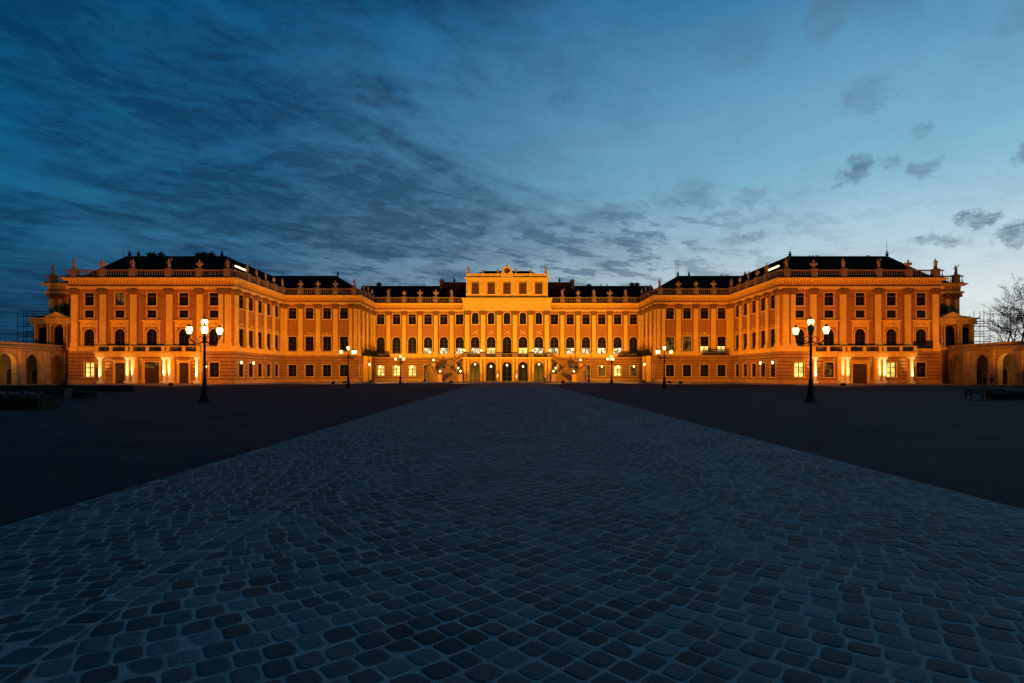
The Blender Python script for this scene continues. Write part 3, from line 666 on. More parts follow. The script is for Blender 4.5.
def finial(root, x, y, z, h=1.6):
    g = MB(); g.lathe([(0.3, -0.4), (0.2, 0), (0.1, 0.15), (0.32, 0.45), (0.3, 0.65), (0.08, 0.85), (0.2, 1.05), (0.05, 1.25), (0.03, h)], x, y, z, 10); g.tube([(x-0.35, y, z+0.95), (x+0.35, y, z+0.95)], 0.05, 5)
    return put_world(root, 'roof_finial', g, M['roof'])

# ============================================================ outer wings
FRONT_U = [-12.0, -6.15, 0.0, 6.15, 12.0]; FP = [-14.7, -9.3, -3.45, 3.45, 9.3, 14.7]
def portico(fr, uc, left):
    """shallow columned porch carrying a balcony"""
    g = MB(); hw = 9.9; D = 1.5
    g.box(uc-hw, uc+hw, -D, -0.17, 5.25, 5.9); g.box(uc-hw-0.15, uc+hw+0.15, -D-0.2, -0.17, 5.9, 6.12); g.box(uc-hw-0.05, uc+hw+0.05, -D-0.08, -0.17, 6.12, 6.3)
    fr.put('porch_beam', g, m=M['trim'])
    g = MB(); g.box(uc-hw-0.3, uc+hw+0.3, -D-0.5, -0.17, -0.05, 0.2); g.box(uc-hw-0.6, uc+hw+0.6, -D-0.9, -D-0.5, -0.05, 0.16); fr.put('porch_step', g, m=M['stone'])
    cols = [-9.2, -4.05, -2.95, 2.95, 4.05, 9.2]
    def colm():
        g = MB(); g.box(-0.42, 0.42, -0.42, 0.42, 0, 0.45); g.lathe([(0.38, 0.45), (0.38, 0.55), (0.29, 0.66), (0.29, 1.5), (0.24, 4.35), (0.30, 4.45), (0.30, 4.55)], n=16)
        g.hexa([(-0.27, -0.27, 4.55), (0.27, -0.27, 4.55), (0.27, 0.27, 4.55), (-0.27, 0.27, 4.55)], [(-0.4, -0.4, 4.95), (0.4, -0.4, 4.95), (0.4, 0.4, 4.95), (-0.4, 0.4, 4.95)]); g.box(-0.42, 0.42, -0.42, 0.42, 4.95, 5.06)
        return g.mesh('column', M['column'])
    cm = cached('porch_col', colm)
    for c in cols:
        fr.put('column', cm, uc+c, -D+0.45, 0.19)
        g = MB(); g.box(-0.42, 0.42, -0.32, -0.1, 0.2, 5.24); fr.put('wall_pier', g, uc+c, 0, 0, m=M['trim'])
    for c, s in ((-9.2, 1), (-3.5, .9), (3.5, 1.1), (9.2, .9)):
        p = fr.pt(uc+c, -D-1.1, 0.42); a = fr.pt(uc+c, -D+0.45, 3.4)
        spot('column_uplight', p, a, 1900*s, 50, 0.9, (1.0, 0.66, 0.30), 0.06)
        g = MB(); g.box(-0.12, 0.12, -0.1, 0.1, 0, 0.14); fr.put('uplight_box', g, uc+c, -D-1.15, 0.16, m=M['iron'])
    # balcony parapet: stone piers with dark iron panels between
    g = MB(); n = 9; piers = [-9.6, -6.9, -3.9, -3.0, 0, 3.0, 3.9, 6.9, 9.6]
    for q in piers: g.box(uc+q-0.28, uc+q+0.28, -D-0.02, -D+0.35, 6.3, 7.2)
    g.box(uc-hw, uc+hw, -D-0.06, -D+0.4, 7.2, 7.34); fr.put('balcony_parapet', g, m=M['trim'])
    g = MB(); g.box(uc-hw+0.3, uc+hw-0.3, -D+0.14, -D+0.18, 6.38, 6.44); g.box(uc-hw+0.3, uc+hw-0.3, -D+0.14, -D+0.18, 7.1, 7.16)
    u = uc-hw+0.4
    while u < uc+hw-0.3: g.box(u, u+0.09, -D+0.13, -D+0.2, 6.3, 7.2); u += 0.2
    fr.put('iron_railing', g, m=M['iron'])
def doorway(fr, u, wd, z1, label, trim=0.35, transom=False, z0=0.2):
    g = MB(); a = wd/2; h = z1-z0
    for s in (-1, 1):
        g.box(min(0, s*a*0.97), max(0, s*a*0.97), 0.22, 0.30, 0, h)
        for k in range(3): g.box(s*a*0.5-a*0.33, s*a*0.5+a*0.33, 0.19, 0.22, 0.2+k*h*0.32, 0.2+k*h*0.32+h*0.25)
    o = fr.put('door', g, u, 0, z0, m=M['door']); o['label'] = label
    g = MB(); g.box(-a-trim, -a, -0.14, 0.2, 0, h); g.box(a, a+trim, -0.14, 0.2, 0, h); g.box(-a-trim, a+trim, -0.16, 0.2, h, h+trim); g.box(-a-trim-0.12, a+trim+0.12, -0.3, 0.0, h+trim, h+trim+0.12)
    link('door_frame', g.mesh('door_frame', M['trim']), o)
    if transom:
        g = MB(); g.box(-a, a, 0.12, 0.2, h-1.15, h-1.0); g.box(-a+0.1, a-0.1, 0.14, 0.21, h-1.0, h-0.06); link('transom_window', g.mesh('transom_window', M['lit_low']), o)
    g = MB(); g.ball((0.14, 0.17, h*0.42), 0.06, 6); link('handle', g.mesh('handle', M['bronze']), o)
    return o

def outer_wing(sx):
    left = sx < 0; side = 'left' if left else 'right'
    root = thing('palace_wing', f'{side} front wing of the palace with columned porch, orange floodlit plaster and roof balustrade', 'palace wing', (sx*68.25, 109, 0), 0, 'front wings of the palace')
    kx = 1.0 if left else 0.975; X1 = 84 if left else 83.2; L = X1-52.5; uc = L/2; FPk = [v*kx for v in FP]; fr = Frame(root, -84 if left else 52.5, 109, 0)
    mir = (lambda a: a) if left else (lambda a: -a)
    UP = [uc+u*kx for u in FRONT_U]
    hu = [hole(u, 15.15, 17.6, 1.6) for u in UP]+[hole(u, 12.8, 14.25, 1.6) for u in UP]; au = [hole(u, 7.1, 10.7, 1.85) for u in UP]
    doors = [uc-6.15, uc+6.15] if left else []
    gw = [uc-12.0, uc+12.0] if left else [uc-11.7, uc-6.0, uc+6.0, uc+11.7]
    hl = [hole(u, 1.4, 4.25, 1.65) for u in gw]+[hole(u, 0.2, 4.15, 1.9) for u in doors]+[hole(uc, 0.2, 4.3 if left else 3.95, 2.9)]
    facade_walls(fr, L, hu, au, hl, [], 'ee', True)
    for k, u in enumerate(UP):
        window(fr, u, 15.15, 17.6, 1.6, lit='lit_low' if (left and k == 1) else None, nz=3)
        window(fr, u, 12.8, 14.25, 1.6, nz=2)
        window(fr, u, 7.1, 10.7, 1.85, True, hood='shelf', top=1.6, nz=5)
    litset = {0: 'lit'} if left else {0: 'lit', 1: 'lit_low', 2: 'lit'}
    for k, u in enumerate(gw): window(fr, u, 1.4, 4.25, 1.65, lit=litset.get(k), nz=3, nx=2, t=0.22)
    for u in doors: doorway(fr, u, 1.9, 4.15, 'tall dark double door beneath the porch')
    doorway(fr, uc, 2.9, 4.3 if left else 3.95, 'main portal with dark double doors in the middle of the porch', 0.5, left)
    for u in FPk: pilaster(fr, uc+u, 1.08)
    bay_frames(fr, [uc+u for u in FPk], 0.63)
    if not left: pilaster(fr, 2.35, 0.9)
    else: pilaster(fr, L-2.35, 0.9)
    bands(fr, L, 'ee', [(6.35, 6.62, .14), (6.62, 7.12, .06), (7.12, 7.3, .12)], 'string_course', M['trim'], True)
    bands(fr, L, 'ee', CORN, 'cornice', M['trim'], True, (19.40, 19.899, .12, .58, .62))
    balustrade(fr, L, [uc+u for u in FPk], 'ee', True)
    portico(fr, uc, left)
    kinds = ['raised', 'trophy', 'staff', 'raised', 'trophy', 'staff']
    statues(fr, [(uc+u, k) for u, k in zip(FPk, kinds)], f'the {side} front wing roof', 'statues on the palace balustrade')
    if left: lantern(fr, uc+10.6, 3.4)
    # wall facing the court
    f2 = Frame(root, -52.5, 109, 90) if left else Frame(root, 52.5, 133, -90)
    conv = (lambda y: y-109) if left else (lambda y: 133-y); ends = 'ei' if left else 'ie'; L2 = 24.0
    WY = [111.8, 116.1, 120.4, 124.8, 129.1]; PY = [109.75, 113.95, 118.25, 122.6, 126.95, 131.6]
    hu = [hole(conv(y), 14.9, 17.6, 1.95) for y in WY]+[hole(conv(y), 7.2, 10.9, 2.0) for y in WY]; hl = [hole(conv(y), 1.4, 4.25, 1.9) for y in WY]
    facade_walls(f2, L2, hu, [], hl, [], ends, False)
    for k, y in enumerate(WY):
        window(f2, conv(y), 14.9, 17.6, 1.95, nz=3); window(f2, conv(y), 7.2, 10.9, 2.0, hood='scroll', nz=4); window(f2, conv(y), 1.4, 4.25, 1.9, nz=3)
    for y in PY: pilaster(f2, conv(y), 1.0)
    bay_frames(f2, [conv(y) for y in PY], 0.5)
    bands(f2, L2, ends, [(6.35, 6.62, .14), (6.62, 7.12, .06), (7.12, 7.3, .12)], 'string_course', M['trim'], False)
    bands(f2, L2, ends, CORN, 'cornice', M['trim'], False, (19.40, 19.899, .12, .58, .62))
    pd = [113.95, 118.25, 122.6, 126.95, 131.8]
    balustrade(f2, L2, [conv(y) for y in pd], ends, False)
    ks = ['staff', 'trophy', 'raised', 'urn', 'staff']
    sp = [(conv(y), k) for y, k in zip(pd, ks)]
    if not left: sp = sp[::-1]
    statues(f2, sp, f'{side} front wing court side', 'statues on the palace balustrade', rev=not left, start='from front')
    for y in (110.6, 115.9): lantern(f2, conv(y), 4.2, w=-0.7)
    # recessed outer bay
    f3 = Frame(root, -93.3 if left else 83.2, 115.5, 0); L3 = 9.3 if left else 9.0; e3 = 'ei' if left else 'ie'; wu = 5.0 if left else L3-5.0
    facade_walls(f3, L3, [hole(wu, 14.9, 17.4, 1.8)], [], [], [], e3, True)
    window(f3, wu, 14.9, 17.4, 1.8, nz=3)
    for u in ((0.8, 2.6, 8.2) if left else (L3-0.8, L3-2.6, 1.1)): pilaster(f3, u, 0.9)
    bands(f3, L3, e3, CORN, 'cornice', M['trim'], True, (19.40, 19.899, .12, .58, .62))
    pu = 1.0 if left else L3-1.0
    balustrade(f3, L3, [pu], e3, True)
    statues(f3, [(pu, 'raised')], f'recessed outer bay, {side} front wing', 'statues on the palace balustrade')
    g = MB(); g.box(wu-1.8, wu+1.8, -1.2, -0.02, 14.3, 14.5)
    u = wu-1.8
    while u < wu+1.8: g.box(u, u+0.06, -1.2, -1.14, 14.5, 15.5); u += 0.16
    g.box(wu-1.8, wu+1.8, -1.22, -1.12, 15.5, 15.6); f3.put('balcony', g, m=M['iron'])
    # plain outer flanks and back, roof
    g = MB(); x = sx*X1; g.box(min(x, x-sx*0.5), max(x, x-sx*0.5), 109.5, 115.5, 0, 20.4)
    x = sx*(93.3 if left else 92.2); g.box(min(x, x-sx*0.5), max(x, x-sx*0.5), 116.0, 150, 0, 20.4); put_world(root, 'side_wall', g, M['field'])
    e = (-83.2, -53.3, 109.9, 151); t = (-79.2, -58.3, 118, 143)
    if not left: e = (-e[1], -e[0], e[2], e[3]); t = (-t[1], -t[0], t[2], t[3])
    r = put_world(root, 'roof', roof_mesh(e, t, 20.405, 26.4), M['roof'])
    e = (-92.0, -83.3, 116.4, 150); t = (-89.5, -83.3, 121, 146)
    if not left: e = (-e[1], -e[0], e[2], e[3]); t = (-t[1], -t[0], t[2], t[3])
    put_world(root, 'roof', roof_mesh(e, t, 20.405, 23.2), M['roof'])
    for px in ((152, 161.5, 200, 205, 212) if left else (811, 817, 868)):
        y = 122; chimney(root, (px-507)/567*y, y, 26.4, 1.5 if px in (152, 200, 811) else 0.9, 1.3 if left else 0.5)
    for px in ((129.5, 138.5, 222) if left else (790, 887)):
        y = 118; finial(root, (px-507)/567*y, y, 26.3, 1.7)
    if not left: finial(root, 82, 118, 24.0, 1.7)
    g = MB(); xx = -80.5 if left else 79.7; g.tube([(xx, 119, 26), (xx, 119, 28.3 if left else 30)], 0.035, 5); put_world(root, 'lightning_rod', g, M['iron'])
    # strip lamp behind the court-side balustrade
    g = MB(); a = (sx*52.9, 110.4, 23.05); b = (sx*52.9, 114.6, 23.0); g.tube([a, b], 0.16, 8); o = put_world(root, 'strip_lamp', g, M['tube'])
    g = MB(); g.tube([(sx*53.0, 110.6, 22.0), (sx*53.0, 110.6, 22.9)], 0.05, 5); g.tube([(sx*53.0, 114.4, 22.0), (sx*53.0, 114.4, 22.9)], 0.05, 5); g.v = rel(root, g); link('lamp_bracket', g.mesh('lamp_bracket', M['iron']), o)
    return root
outer_wing(-1); outer_wing(1)

# ============================================================ inner wings
def iron_balcony(fr, u0, u1, D=1.0, z=6.75):
    g = MB(); g.box(u0, u1, -D-0.2, -0.18, z-0.35, z-0.1)
    u = u0
    while u < u1: g.box(u, u+0.07, -D-0.15, -D-0.1, z-0.1, z+0.95); u += 0.17
    for zz in (z, z+0.45, z+0.95): g.box(u0, u1, -D-0.17, -D-0.08, zz, zz+0.08)
    return fr.put('balcony', g, m=M['iron'])
def inner_wing(sx):
    left = sx < 0; side = 'left' if left else 'right'
    root = thing('palace_wing', f'{side} inner wing of the palace, stepped back between the front wing and main building', 'palace wing', (sx*43.75, 133, 0), 0, 'inner wings of the palace')
    fr = Frame(root, -52.5 if left else 35, 133, 0); L = 17.5; ends = 'ie' if left else 'ei'
    cx = (lambda X: X+52.5) if left else (lambda X: -X-35)
    WX = [-50.3, -46.3, -42.2, -38.2]; PXs = [-51.9, -48.35, -44.25, -40.15, -36.6, -35.5]
    hu = [hole(cx(X), 14.9, 17.5, 1.65) for X in WX]+[hole(cx(X), 7.2, 10.8, 1.75) for X in WX]; hl = [hole(cx(X), 1.4, 4.2, 1.75) for X in WX]
    facade_walls(fr, L, hu, [], hl, [], ends, True)
    for k, X in enumerate(WX):
        window(fr, cx(X), 14.9, 17.5, 1.65, nz=3)
        lt = None
        if not left: lt = {2: 'lit_low', 3: 'lit_low'}.get(k)
        pt = 'lit' if (not left and k in (0, 1)) else None
        window(fr, cx(X), 7.2, 10.8, 1.75, hood='scroll' if k in (1, 2) else None, nz=4, lit=lt, partial=pt)
        window(fr, cx(X), 1.4, 4.2, 1.75, nz=3, t=0.22)
    bay_frames(fr, [cx(X) for X in PXs], 0.5)
    for X in PXs: pilaster(fr, cx(X), 0.7 if X > -37 else (1.05 if X > -51 else 0.9))
    bands(fr, L, ends, [(6.35, 6.62, .14), (6.62, 7.12, .06), (7.12, 7.3, .12)], 'string_course', M['trim'], True)
    bands(fr, L, ends, CORN, 'cornice', M['trim'], True, (19.40, 19.899, .12, .58, .62))
    pd = [cx(X) for X in (-48.35, -44.25, -40.15, -35.7)]
    balustrade(fr, L, pd, ends, True)
    ks = ['trophy', 'urn', 'trophy', 'raised']
    sp = list(zip(pd, ks)); sp.sort()
    statues(fr, sp, f'the {side} inner wing roof', 'statues on the palace balustrade')
    if not left: iron_balcony(fr, cx(-46.8)-0.5, cx(-50.9)+0.3) if False else iron_balcony(fr, cx(-45.5), cx(-51.6))
    f2 = Frame(root, -35, 133, 90) if left else Frame(root, 35, 148, -90)
    conv = (lambda y: y-133) if left else (lambda y: 148-y); e2 = 'ei' if left else 'ie'; L2 = 15.0
    WY = [135.5, 139.4, 143.3]; PY = [133.6, 137.4, 141.4, 145.6]
    hu = [hole(conv(y), 14.9, 17.5, 1.5) for y in WY]+[hole(conv(y), 7.2, 10.8, 1.5) for y in WY]; hl = [hole(conv(WY[0]), 1.4, 4.2, 1.4), hole(conv(WY[2]), 1.4, 4.2, 1.4)]
    facade_walls(f2, L2, hu, [], hl, [hole(conv(WY[1]), 0.2, 4.6, 2.0)], e2, False, rust=False)
    for k, y in enumerate(WY):
        window(f2, conv(y), 14.9, 17.5, 1.5, nz=3); window(f2, conv(y), 7.2, 10.8, 1.5, nz=4)
        if k != 1: window(f2, conv(y), 1.4, 4.2, 1.4, nz=3)
    g = MB(); g.box(-1.0, 1.0, 0.22, 0.3, 0, 4.4); g.box(-0.04, 0.04, 0.18, 0.22, 0, 3.4); g.box(-1.0, 1.0, 0.16, 0.22, 3.35, 3.5)
    o = f2.put('door', g, conv(WY[1]), 0, 0.2, m=M['door']); g = surround_mb(2.22, 4.4, True, 0.3, 0.15, False); link('door_frame', g.mesh('door_frame', M['trim']), o)
    for y in PY: pilaster(f2, conv(y), 0.85)
    bay_frames(f2, [conv(y) for y in PY], 0.43)
    bands(f2, L2, e2, [(6.35, 6.62, .14), (6.62, 7.12, .06), (7.12, 7.3, .12)], 'string_course', M['trim'], False)
    bands(f2, L2, e2, CORN, 'cornice', M['trim'], False, (19.40, 19.899, .12, .58, .62))
    pd = [137.4, 141.4, 145.6]; balustrade(f2, L2, [conv(y) for y in pd], e2, False)
    sp = [(conv(y), k) for y, k in zip(pd, ['trophy', 'staff', 'urn'])]
    if not left: sp = sp[::-1]
    statues(f2, sp, f'{side} inner wing court side', 'statues on the palace balustrade', rev=not left, start='from front')
    iron_balcony(f2, 1.0 if left else 0.6, 14.4 if left else 14.0, 1.1)
    for yy in (137.5, 141.3): g = MB(); g.box(-0.22, 0.22, -1.2, -0.18, 0.2, 6.35); f2.put('balcony_pier', g, conv(yy), m=M['trim'])
    lantern(f2, conv(137.4), 4.3, w=-1.7); 
    e = (-72, -35.9, 133.9, 166); t = (-66, -42.3, 141, 160)
    if not left: e = (-e[1], -e[0], e[2], e[3]); t = (-t[1], -t[0], t[2], t[3])
    put_world(root, 'roof', roof_mesh(e, t, 20.405, 26.3), M['roof'])
    for px in ((262, ) if left else (722, 727)): y = 146; chimney(root, (px-507)/567*y, y, 26.2, 1.0, 0.8)
    for px in ((338,) if left else (678, 689, 745)): y = 141; finial(root, (px-507)/567*y, y, 26.2, 1.5)
    g = MB(); xx = (338-507)/567*141*(-sx)*-1 if left else (678-507)/567*141; g.tube([(xx, 141, 26), (xx, 141, 30.5)], 0.05, 5); put_world(root, 'lightning_rod', g, M['iron'])
    return root
inner_wing(-1); inner_wing(1)
fr_ = Frame([o for o in bpy.data.objects if o.name.startswith('palace_wing') and o.location.x > 60][0], 52.5, 109, 0); iron_balcony(fr_, 25.2, 28.9, 0.45, 7.25)['label'] = 'small iron balcony'

# ============================================================ main building
def lamp_on_post(root, x, y, z, h=1.0, m='globe_far', name='post_lamp'):
    g = MB(); g.tube([(x, y, z), (x, y, z+h)], 0.05, 6); g.lathe([(0.12, 0), (0.05, 0.15)], x, y, z, 8); o = put_world(root, name, g, M['bronze'])
    g = MB(); g.ball((x, y, z+h+0.22), 0.25, 10); g.v = rel(root, g); link('globe', g.mesh('globe', M[m]), o); return o
def main_building():
    root = thing('palace_main_building', 'main building in the centre of the palace with attic storey, clock gable and five-arch terrace', 'palace', (0, 148, 0))
    CB = [4.12*k for k in range(-8, 9)]
    for sx in (-1, 1):
        left = sx < 0; fr = Frame(root, -35 if left else 10.9, 148, 0); L = 24.1; ends = 'in' if left else 'ni'
        ox = fr.ox
        WX = [sx*4.12*k for k in range(3, 9)]; PXs = [sx*v for v in (14.42, 18.54, 22.66, 26.78, 30.9, 34.6)]
        hu = [hole(X-ox, 14.9, 17.6, 1.75) for X in WX]; au = [hole(X-ox, 7.1, 11.7, 2.0) for X in WX]
        hl = [hole(X-ox, 1.5, 4.1, 1.6) for X in WX if abs(X) > 23]+[hole(X-ox, 0.3, 4.4, 2.0) for X in WX if 18 < abs(X) < 23]; al = [hole(X-ox, 0.2, 4.9, 2.2) for X in WX if abs(X) < 18]
        facade_walls(fr, L, hu, au, hl, al, ends, True)
        for k, X in enumerate(WX):
            window(fr, X-ox, 14.9, 17.6, 1.75, nz=3)
            part = 'lit_white' if k < (3 if left else 5) else None
            window(fr, X-ox, 7.1, 11.7, 2.0, True, nz=5, nx=2, partial=part if not (left and k == 3) else None, lit=None)
            a = abs(X)
            if a > 23: window(fr, X-ox, 1.5, 4.1, 1.6, nz=3, lit='lit' if (k % 2 == 0 or left) else 'lit_low', t=0.2)
            elif a > 18:
                window(fr, X-ox, 0.3, 4.4, 2.0, nz=4, lit='lit_green', sill=False)
            else: window(fr, X-ox, 0.2, 4.9, 2.2, True, nz=4, lit='lit_green', sill=False)
        bay_frames(fr, [X-ox for X in PXs], 0.5)
        for X in PXs: pilaster(fr, X-ox, 0.98 if abs(X) < 34 else 0.7)
        bands(fr, L, ends, [(6.35, 6.62, .14), (6.62, 7.12, .06), (7.12, 7.3, .12)], 'string_course', M['trim'], True)
        bands(fr, L, ends, CORN, 'cornice', M['trim'], True, (19.40, 19.899, .12, .58, .62))
        pd = [sx*v-ox for v in (14.42, 18.54, 22.66, 26.78, 30.9)]; balustrade(fr, L, pd, ends, True)
        sp = sorted(zip(pd, ['staff', 'trophy', 'trophy', 'urn', 'raised'] if left else ['raised', 'urn', 'staff', 'trophy', 'staff']))
        statues(fr, sp, f'main roof {"left" if left else "right"} of clock gable', 'statues on the palace balustrade')
        iron_balcony(fr, (28.8*sx if left is False else -34.4)-ox if not left else 0.7, (34.0-ox) if not left else 4.6, 1.0)
        for X in (24.7, 28.9, 33.0): lantern(fr, sx*X*1.0-ox+sx*(-0.0), 3.9) if X != 24.7 or True else None
        # roof
        e = (-40, -10.5, 149.4, 170); t = (-40, -10.5, 156.5, 164)
        if not left: e = (-e[1], -e[0], e[2], e[3]); t = (-t[1], -t[0], t[2], t[3])
        put_world(root, 'roof', roof_mesh(e, t, 20.405, 26.2), M['roof'])
        # set-back roof house beside the attic
        g = MB(); x0, x1 = sx*11.3, sx*17.2; a, b = min(x0, x1), max(x0, x1)
        g.box(a, b, 152.5, 160, 20.6, 26.5); g.box(a-0.15, b+0.15, 152.3, 160.4, 26.5, 26.7); g.box(a+1.2, b-1.2, 152.44, 152.5, 22.9, 25.5); put_world(root, 'roof_house', g, M['roof'])
        chimney(root, sx*17.6, 153.2, 26.2, 1.0, 0.9)
        for px in ((379,) if left else (589, 632, 637)): chimney(root, (px-507)/567*158, 158, 26.1, 1.1, 1.0 if px != 589 else .6, 1)
        finial(root, sx*14.3, 154, 26.8, 1.5)
        for px in ((400, 424) if left else (601, 607)): g = MB(); X = (px-507)/567*157; g.lathe([(0.2, -0.3), (0.1, 0.3), (0.16, 0.5), (0.02, 0.9)], X, 157, 26.2, 8); put_world(root, 'roof_vent', g, M['roof'])
    # central projection
    D = -0.9; fr = Frame(root, -10.9, 148+D, 0); L = 21.8; uc = 10.9
    WX = [-8.24, -4.12, 0, 4.12, 8.24]
    hu = []; au = [hole(X+uc, 14.9, 18.0, 1.5) for X in WX]+[hole(X+uc, 7.1, 11.7, 2.1) for X in WX]
    al = [hole(X+uc, 0.2, 5.1, 2.2) for X in WX]
    g = MB(); g.slab(0, L, 6.35, 21.69, 0, 1.4, hu, au); fr.put('wall', g, m=M['field'])
    g = MB(); g.slab(0, L, 0, 6.35, 0, 0.9, [], al); fr.put('ground_floor_wall', g, m=M['trim'])
    for k, X in enumerate(WX):
        window(fr, X+uc, 14.9, 18.0, 1.5, True, nz=4, t=0.24)
        window(fr, X+uc, 7.1, 11.7, 2.1, True, nz=5, hood='drape', partial='lit_white' if k in (0, 4) else ('lit' if k in (1, 3) else None))
        window(fr, X+uc, 0.2, 5.1, 2.2, True, nz=4, sill=False, surround=False)
    for X in (-10.3, -6.18, -2.06, 2.06, 6.18, 10.3): pilaster(fr, X+uc, 1.12, p=0.5)
    bands(fr, L, 'ee', [(6.35, 6.62, .14), (6.62, 7.12, .06), (7.12, 7.3, .12)], 'string_course', M['trim'], True)
    bands(fr, L, 'ee', [(18.30, 18.62, .54), (18.62, 19.0, .6), (19.0, 20.6, .48), (20.6, 20.85, .6), (20.85, 21.05, .62), (21.05, 21.35, .72), (21.35, 21.7, .85)], 'cornice', M['trim'], True)
    # attic storey
    fa = Frame(root, -10.6, 147.2, 0); LA = 21.2; ua = 10.6
    g = MB(); g.slab(0, LA, 21.7, 27.0, 0, 0.6, [hole(X+ua, 22.75, 25.8, 1.7) for X in WX]); g.box(0.01, 0.6, 0.61, 9.5, 21.7, 26.98); g.box(LA-0.6, LA-0.01, 0.61, 9.5, 21.7, 26.98); fa.put('attic_wall', g, m=M['trim'])
    for X in WX: window(fa, X+ua, 22.75, 25.8, 1.7, lit='shutter', nz=4, t=0.16)
    for X in (-10.05, -6.18, -2.06, 2.06, 6.18, 10.05):
        g = MB(); g.box(-0.5, 0.5, -0.14, -0.004, 22.3, 26.6); g.box(-0.58, 0.58, -0.2, -0.004, 26.25, 26.6); g.box(-0.58, 0.58, -0.2, -0.004, 21.72, 22.3)
        g.tube([(-0.2, -0.2, 23.2), (0.1, -0.24, 24.4), (-0.1, -0.22, 25.6)], [0.2, 0.15, 0.08], 6); fa.put('attic_pilaster', g, X+ua, m=M['trim'])
    bands(fa, LA, 'ee', [(26.6, 26.8, .2), (26.8, 27.05, .45)], 'attic_cornice', M['trim'], True)
    g = MB(); g.box(0.05, LA-0.05, 0.05, 0.5, 27.05, 27.95); g.box(0, LA, 0, 0.58, 27.95, 28.08)
    for X in WX[:2]+WX[3:]: g.box(X+ua-1.3, X+ua+1.3, 0.0, 0.05, 27.2, 27.8)
    fa.put('attic_parapet', g, m=M['trim'])
    for X in (-10.05, -6.18, -2.3, 2.3, 6.18, 10.05): g = MB(); g.box(-0.5, 0.5, -0.08, 0.66, 27.06, 28.15); fa.put('pedestal', g, X+ua, m=M['trim'])
    statues(fa, [(X+ua, k) for X, k in zip((-10.05, -6.18, -2.3, 2.3, 6.18, 10.05), ('staff', 'orb', 'orb', 'orb', 'orb', 'raised'))], 'central attic parapet', 'ornaments on the attic parapet', z=28.15, w=0.27, scale=0.95)
    # clock gable
    g = MB(); n = 14; R = 1.15; zc = 28.65
    P = [(-R-0.5, 27.1), (R+0.5, 27.1), (R+0.5, 28.1)]+[(R*cos(pi*k/n), zc+R*sin(pi*k/n)) for k in range(n+1)]+[(-R-0.5, 28.1)]
    m_ = len(P); vs = [(p[0], -0.35, p[1]) for p in P]+[(p[0], 0.5, p[1]) for p in P]
    g.add(vs, [tuple(range(m_)), tuple(range(2*m_-1, m_-1, -1))]+[(i, i+m_, (i+1) % m_+m_, (i+1) % m_) for i in range(m_)])
    for k in range(n):
        t0, t1 = pi*k/n, pi*(k+1)/n; Q = [(r*cos(q), zc+r*sin(q)) for r, q in ((R+0.15, t0), (R+0.15, t1), (R-0.12, t1), (R-0.12, t0))]
        g.hexa([(q[0], 0.55, q[1]) for q in Q], [(q[0], -0.5, q[1]) for q in Q])
    g.lathe([(0.3, 0), (0.15, 0.15), (0.22, 0.3), (0.03, 0.55)], 0, 0, zc+R+0.05, 8)
    o = fa.put('clock_gable', g, ua, m=M['trim'])
    g = MB()
    for k in range(24):
        t0, t1 = 2*pi*k/24, 2*pi*(k+1)/24; Q = [(r*cos(q), zc+0.05+r*sin(q)) for r, q in ((0.74, t0), (0.74, t1), (0.58, t1), (0.58, t0))]
        g.hexa([(q[0], -0.36, q[1]) for q in Q], [(q[0], -0.46, q[1]) for q in Q])
    link('clock_rim', g.mesh('clock_rim', M['stone']), o)
    g = MB(); g.add([(0.58*cos(2*pi*k/24), -0.37, zc+0.05+0.58*sin(2*pi*k/24)) for k in range(24)], [tuple(range(24))]); link('clock_face', g.mesh('clock_face', M['iron']), o)
    g = MB(); g.hexa([(-0.03, -0.385, zc+0.05), (0.03, -0.385, zc+0.05), (0.03, -0.38, zc+0.05), (-0.03, -0.38, zc+0.05)], [(-0.02, -0.385, zc+0.52), (0.02, -0.385, zc+0.52), (0.02, -0.38, zc+0.52), (-0.02, -0.38, zc+0.52)]); g.box(-0.36, 0.03, -0.39, -0.387, zc+0.02, zc+0.08)
    link('clock_hand', g.mesh('clock_hand', M['trim']), o)
    put_world(root, 'roof', roof_mesh((-10.2, 10.2, 148.3, 158), (-6.2, 6.2, 150.5, 156), 27.0, 29.2), M['roof'])
    # terrace with five arches
    T0 = 145.1; ft = Frame(root, -11.4, T0, 0); LT = 22.8; ut = 11.4
    g = MB(); g.slab(0, LT, 0, 5.9, 0, 0.8, [], [hole(X+ut, 0.12, 5.15, 2.3 if X else 2.6) for X in WX]); ft.put('terrace_arcade', g, m=M['terrace'])
    g = MB(); g.box(0, LT, 0.0, 147.1-T0-0.15, 5.902, 6.3); g.box(-0.15, LT+0.15, -0.6, -0.002, 5.95, 6.3); ft.put('terrace_slab', g, m=M['trim'])
    for X in (-10.3, -6.18, -2.06, 2.06, 6.18, 10.3):
        for s in (-1, 1):
            g = MB(); g.box(-0.2, 0.2, -0.42, -0.004, 0.12, 5.9); g.box(-0.27, 0.27, -0.5, -0.004, 5.3, 5.6); g.box(-0.27, 0.27, -0.5, -0.004, 0.12, 0.7); ft.put('terrace_pier', g, X+ut+s*0.42, m=M['trim'])
    g = MB()
    for X in (-11.0, -6.18, -2.06, 2.06, 6.18, 11.0): g.box(X+ut-0.75, X+ut+0.75, -0.12, 0.3, 6.302, 7.3); g.box(X+ut-0.82, X+ut+0.82, -0.18, 0.36, 7.3, 7.4)
    g.box(0, LT, -0.05, 0.25, 7.18, 7.29); ft.put('terrace_parapet', g, m=M['stone'])
    g = MB(); u = 0.5
    while u < LT-0.4: g.box(u, u+0.1, 0.05, 0.15, 6.3, 7.18); u += 0.2
    ft.put('iron_railing', g, m=M['iron'])
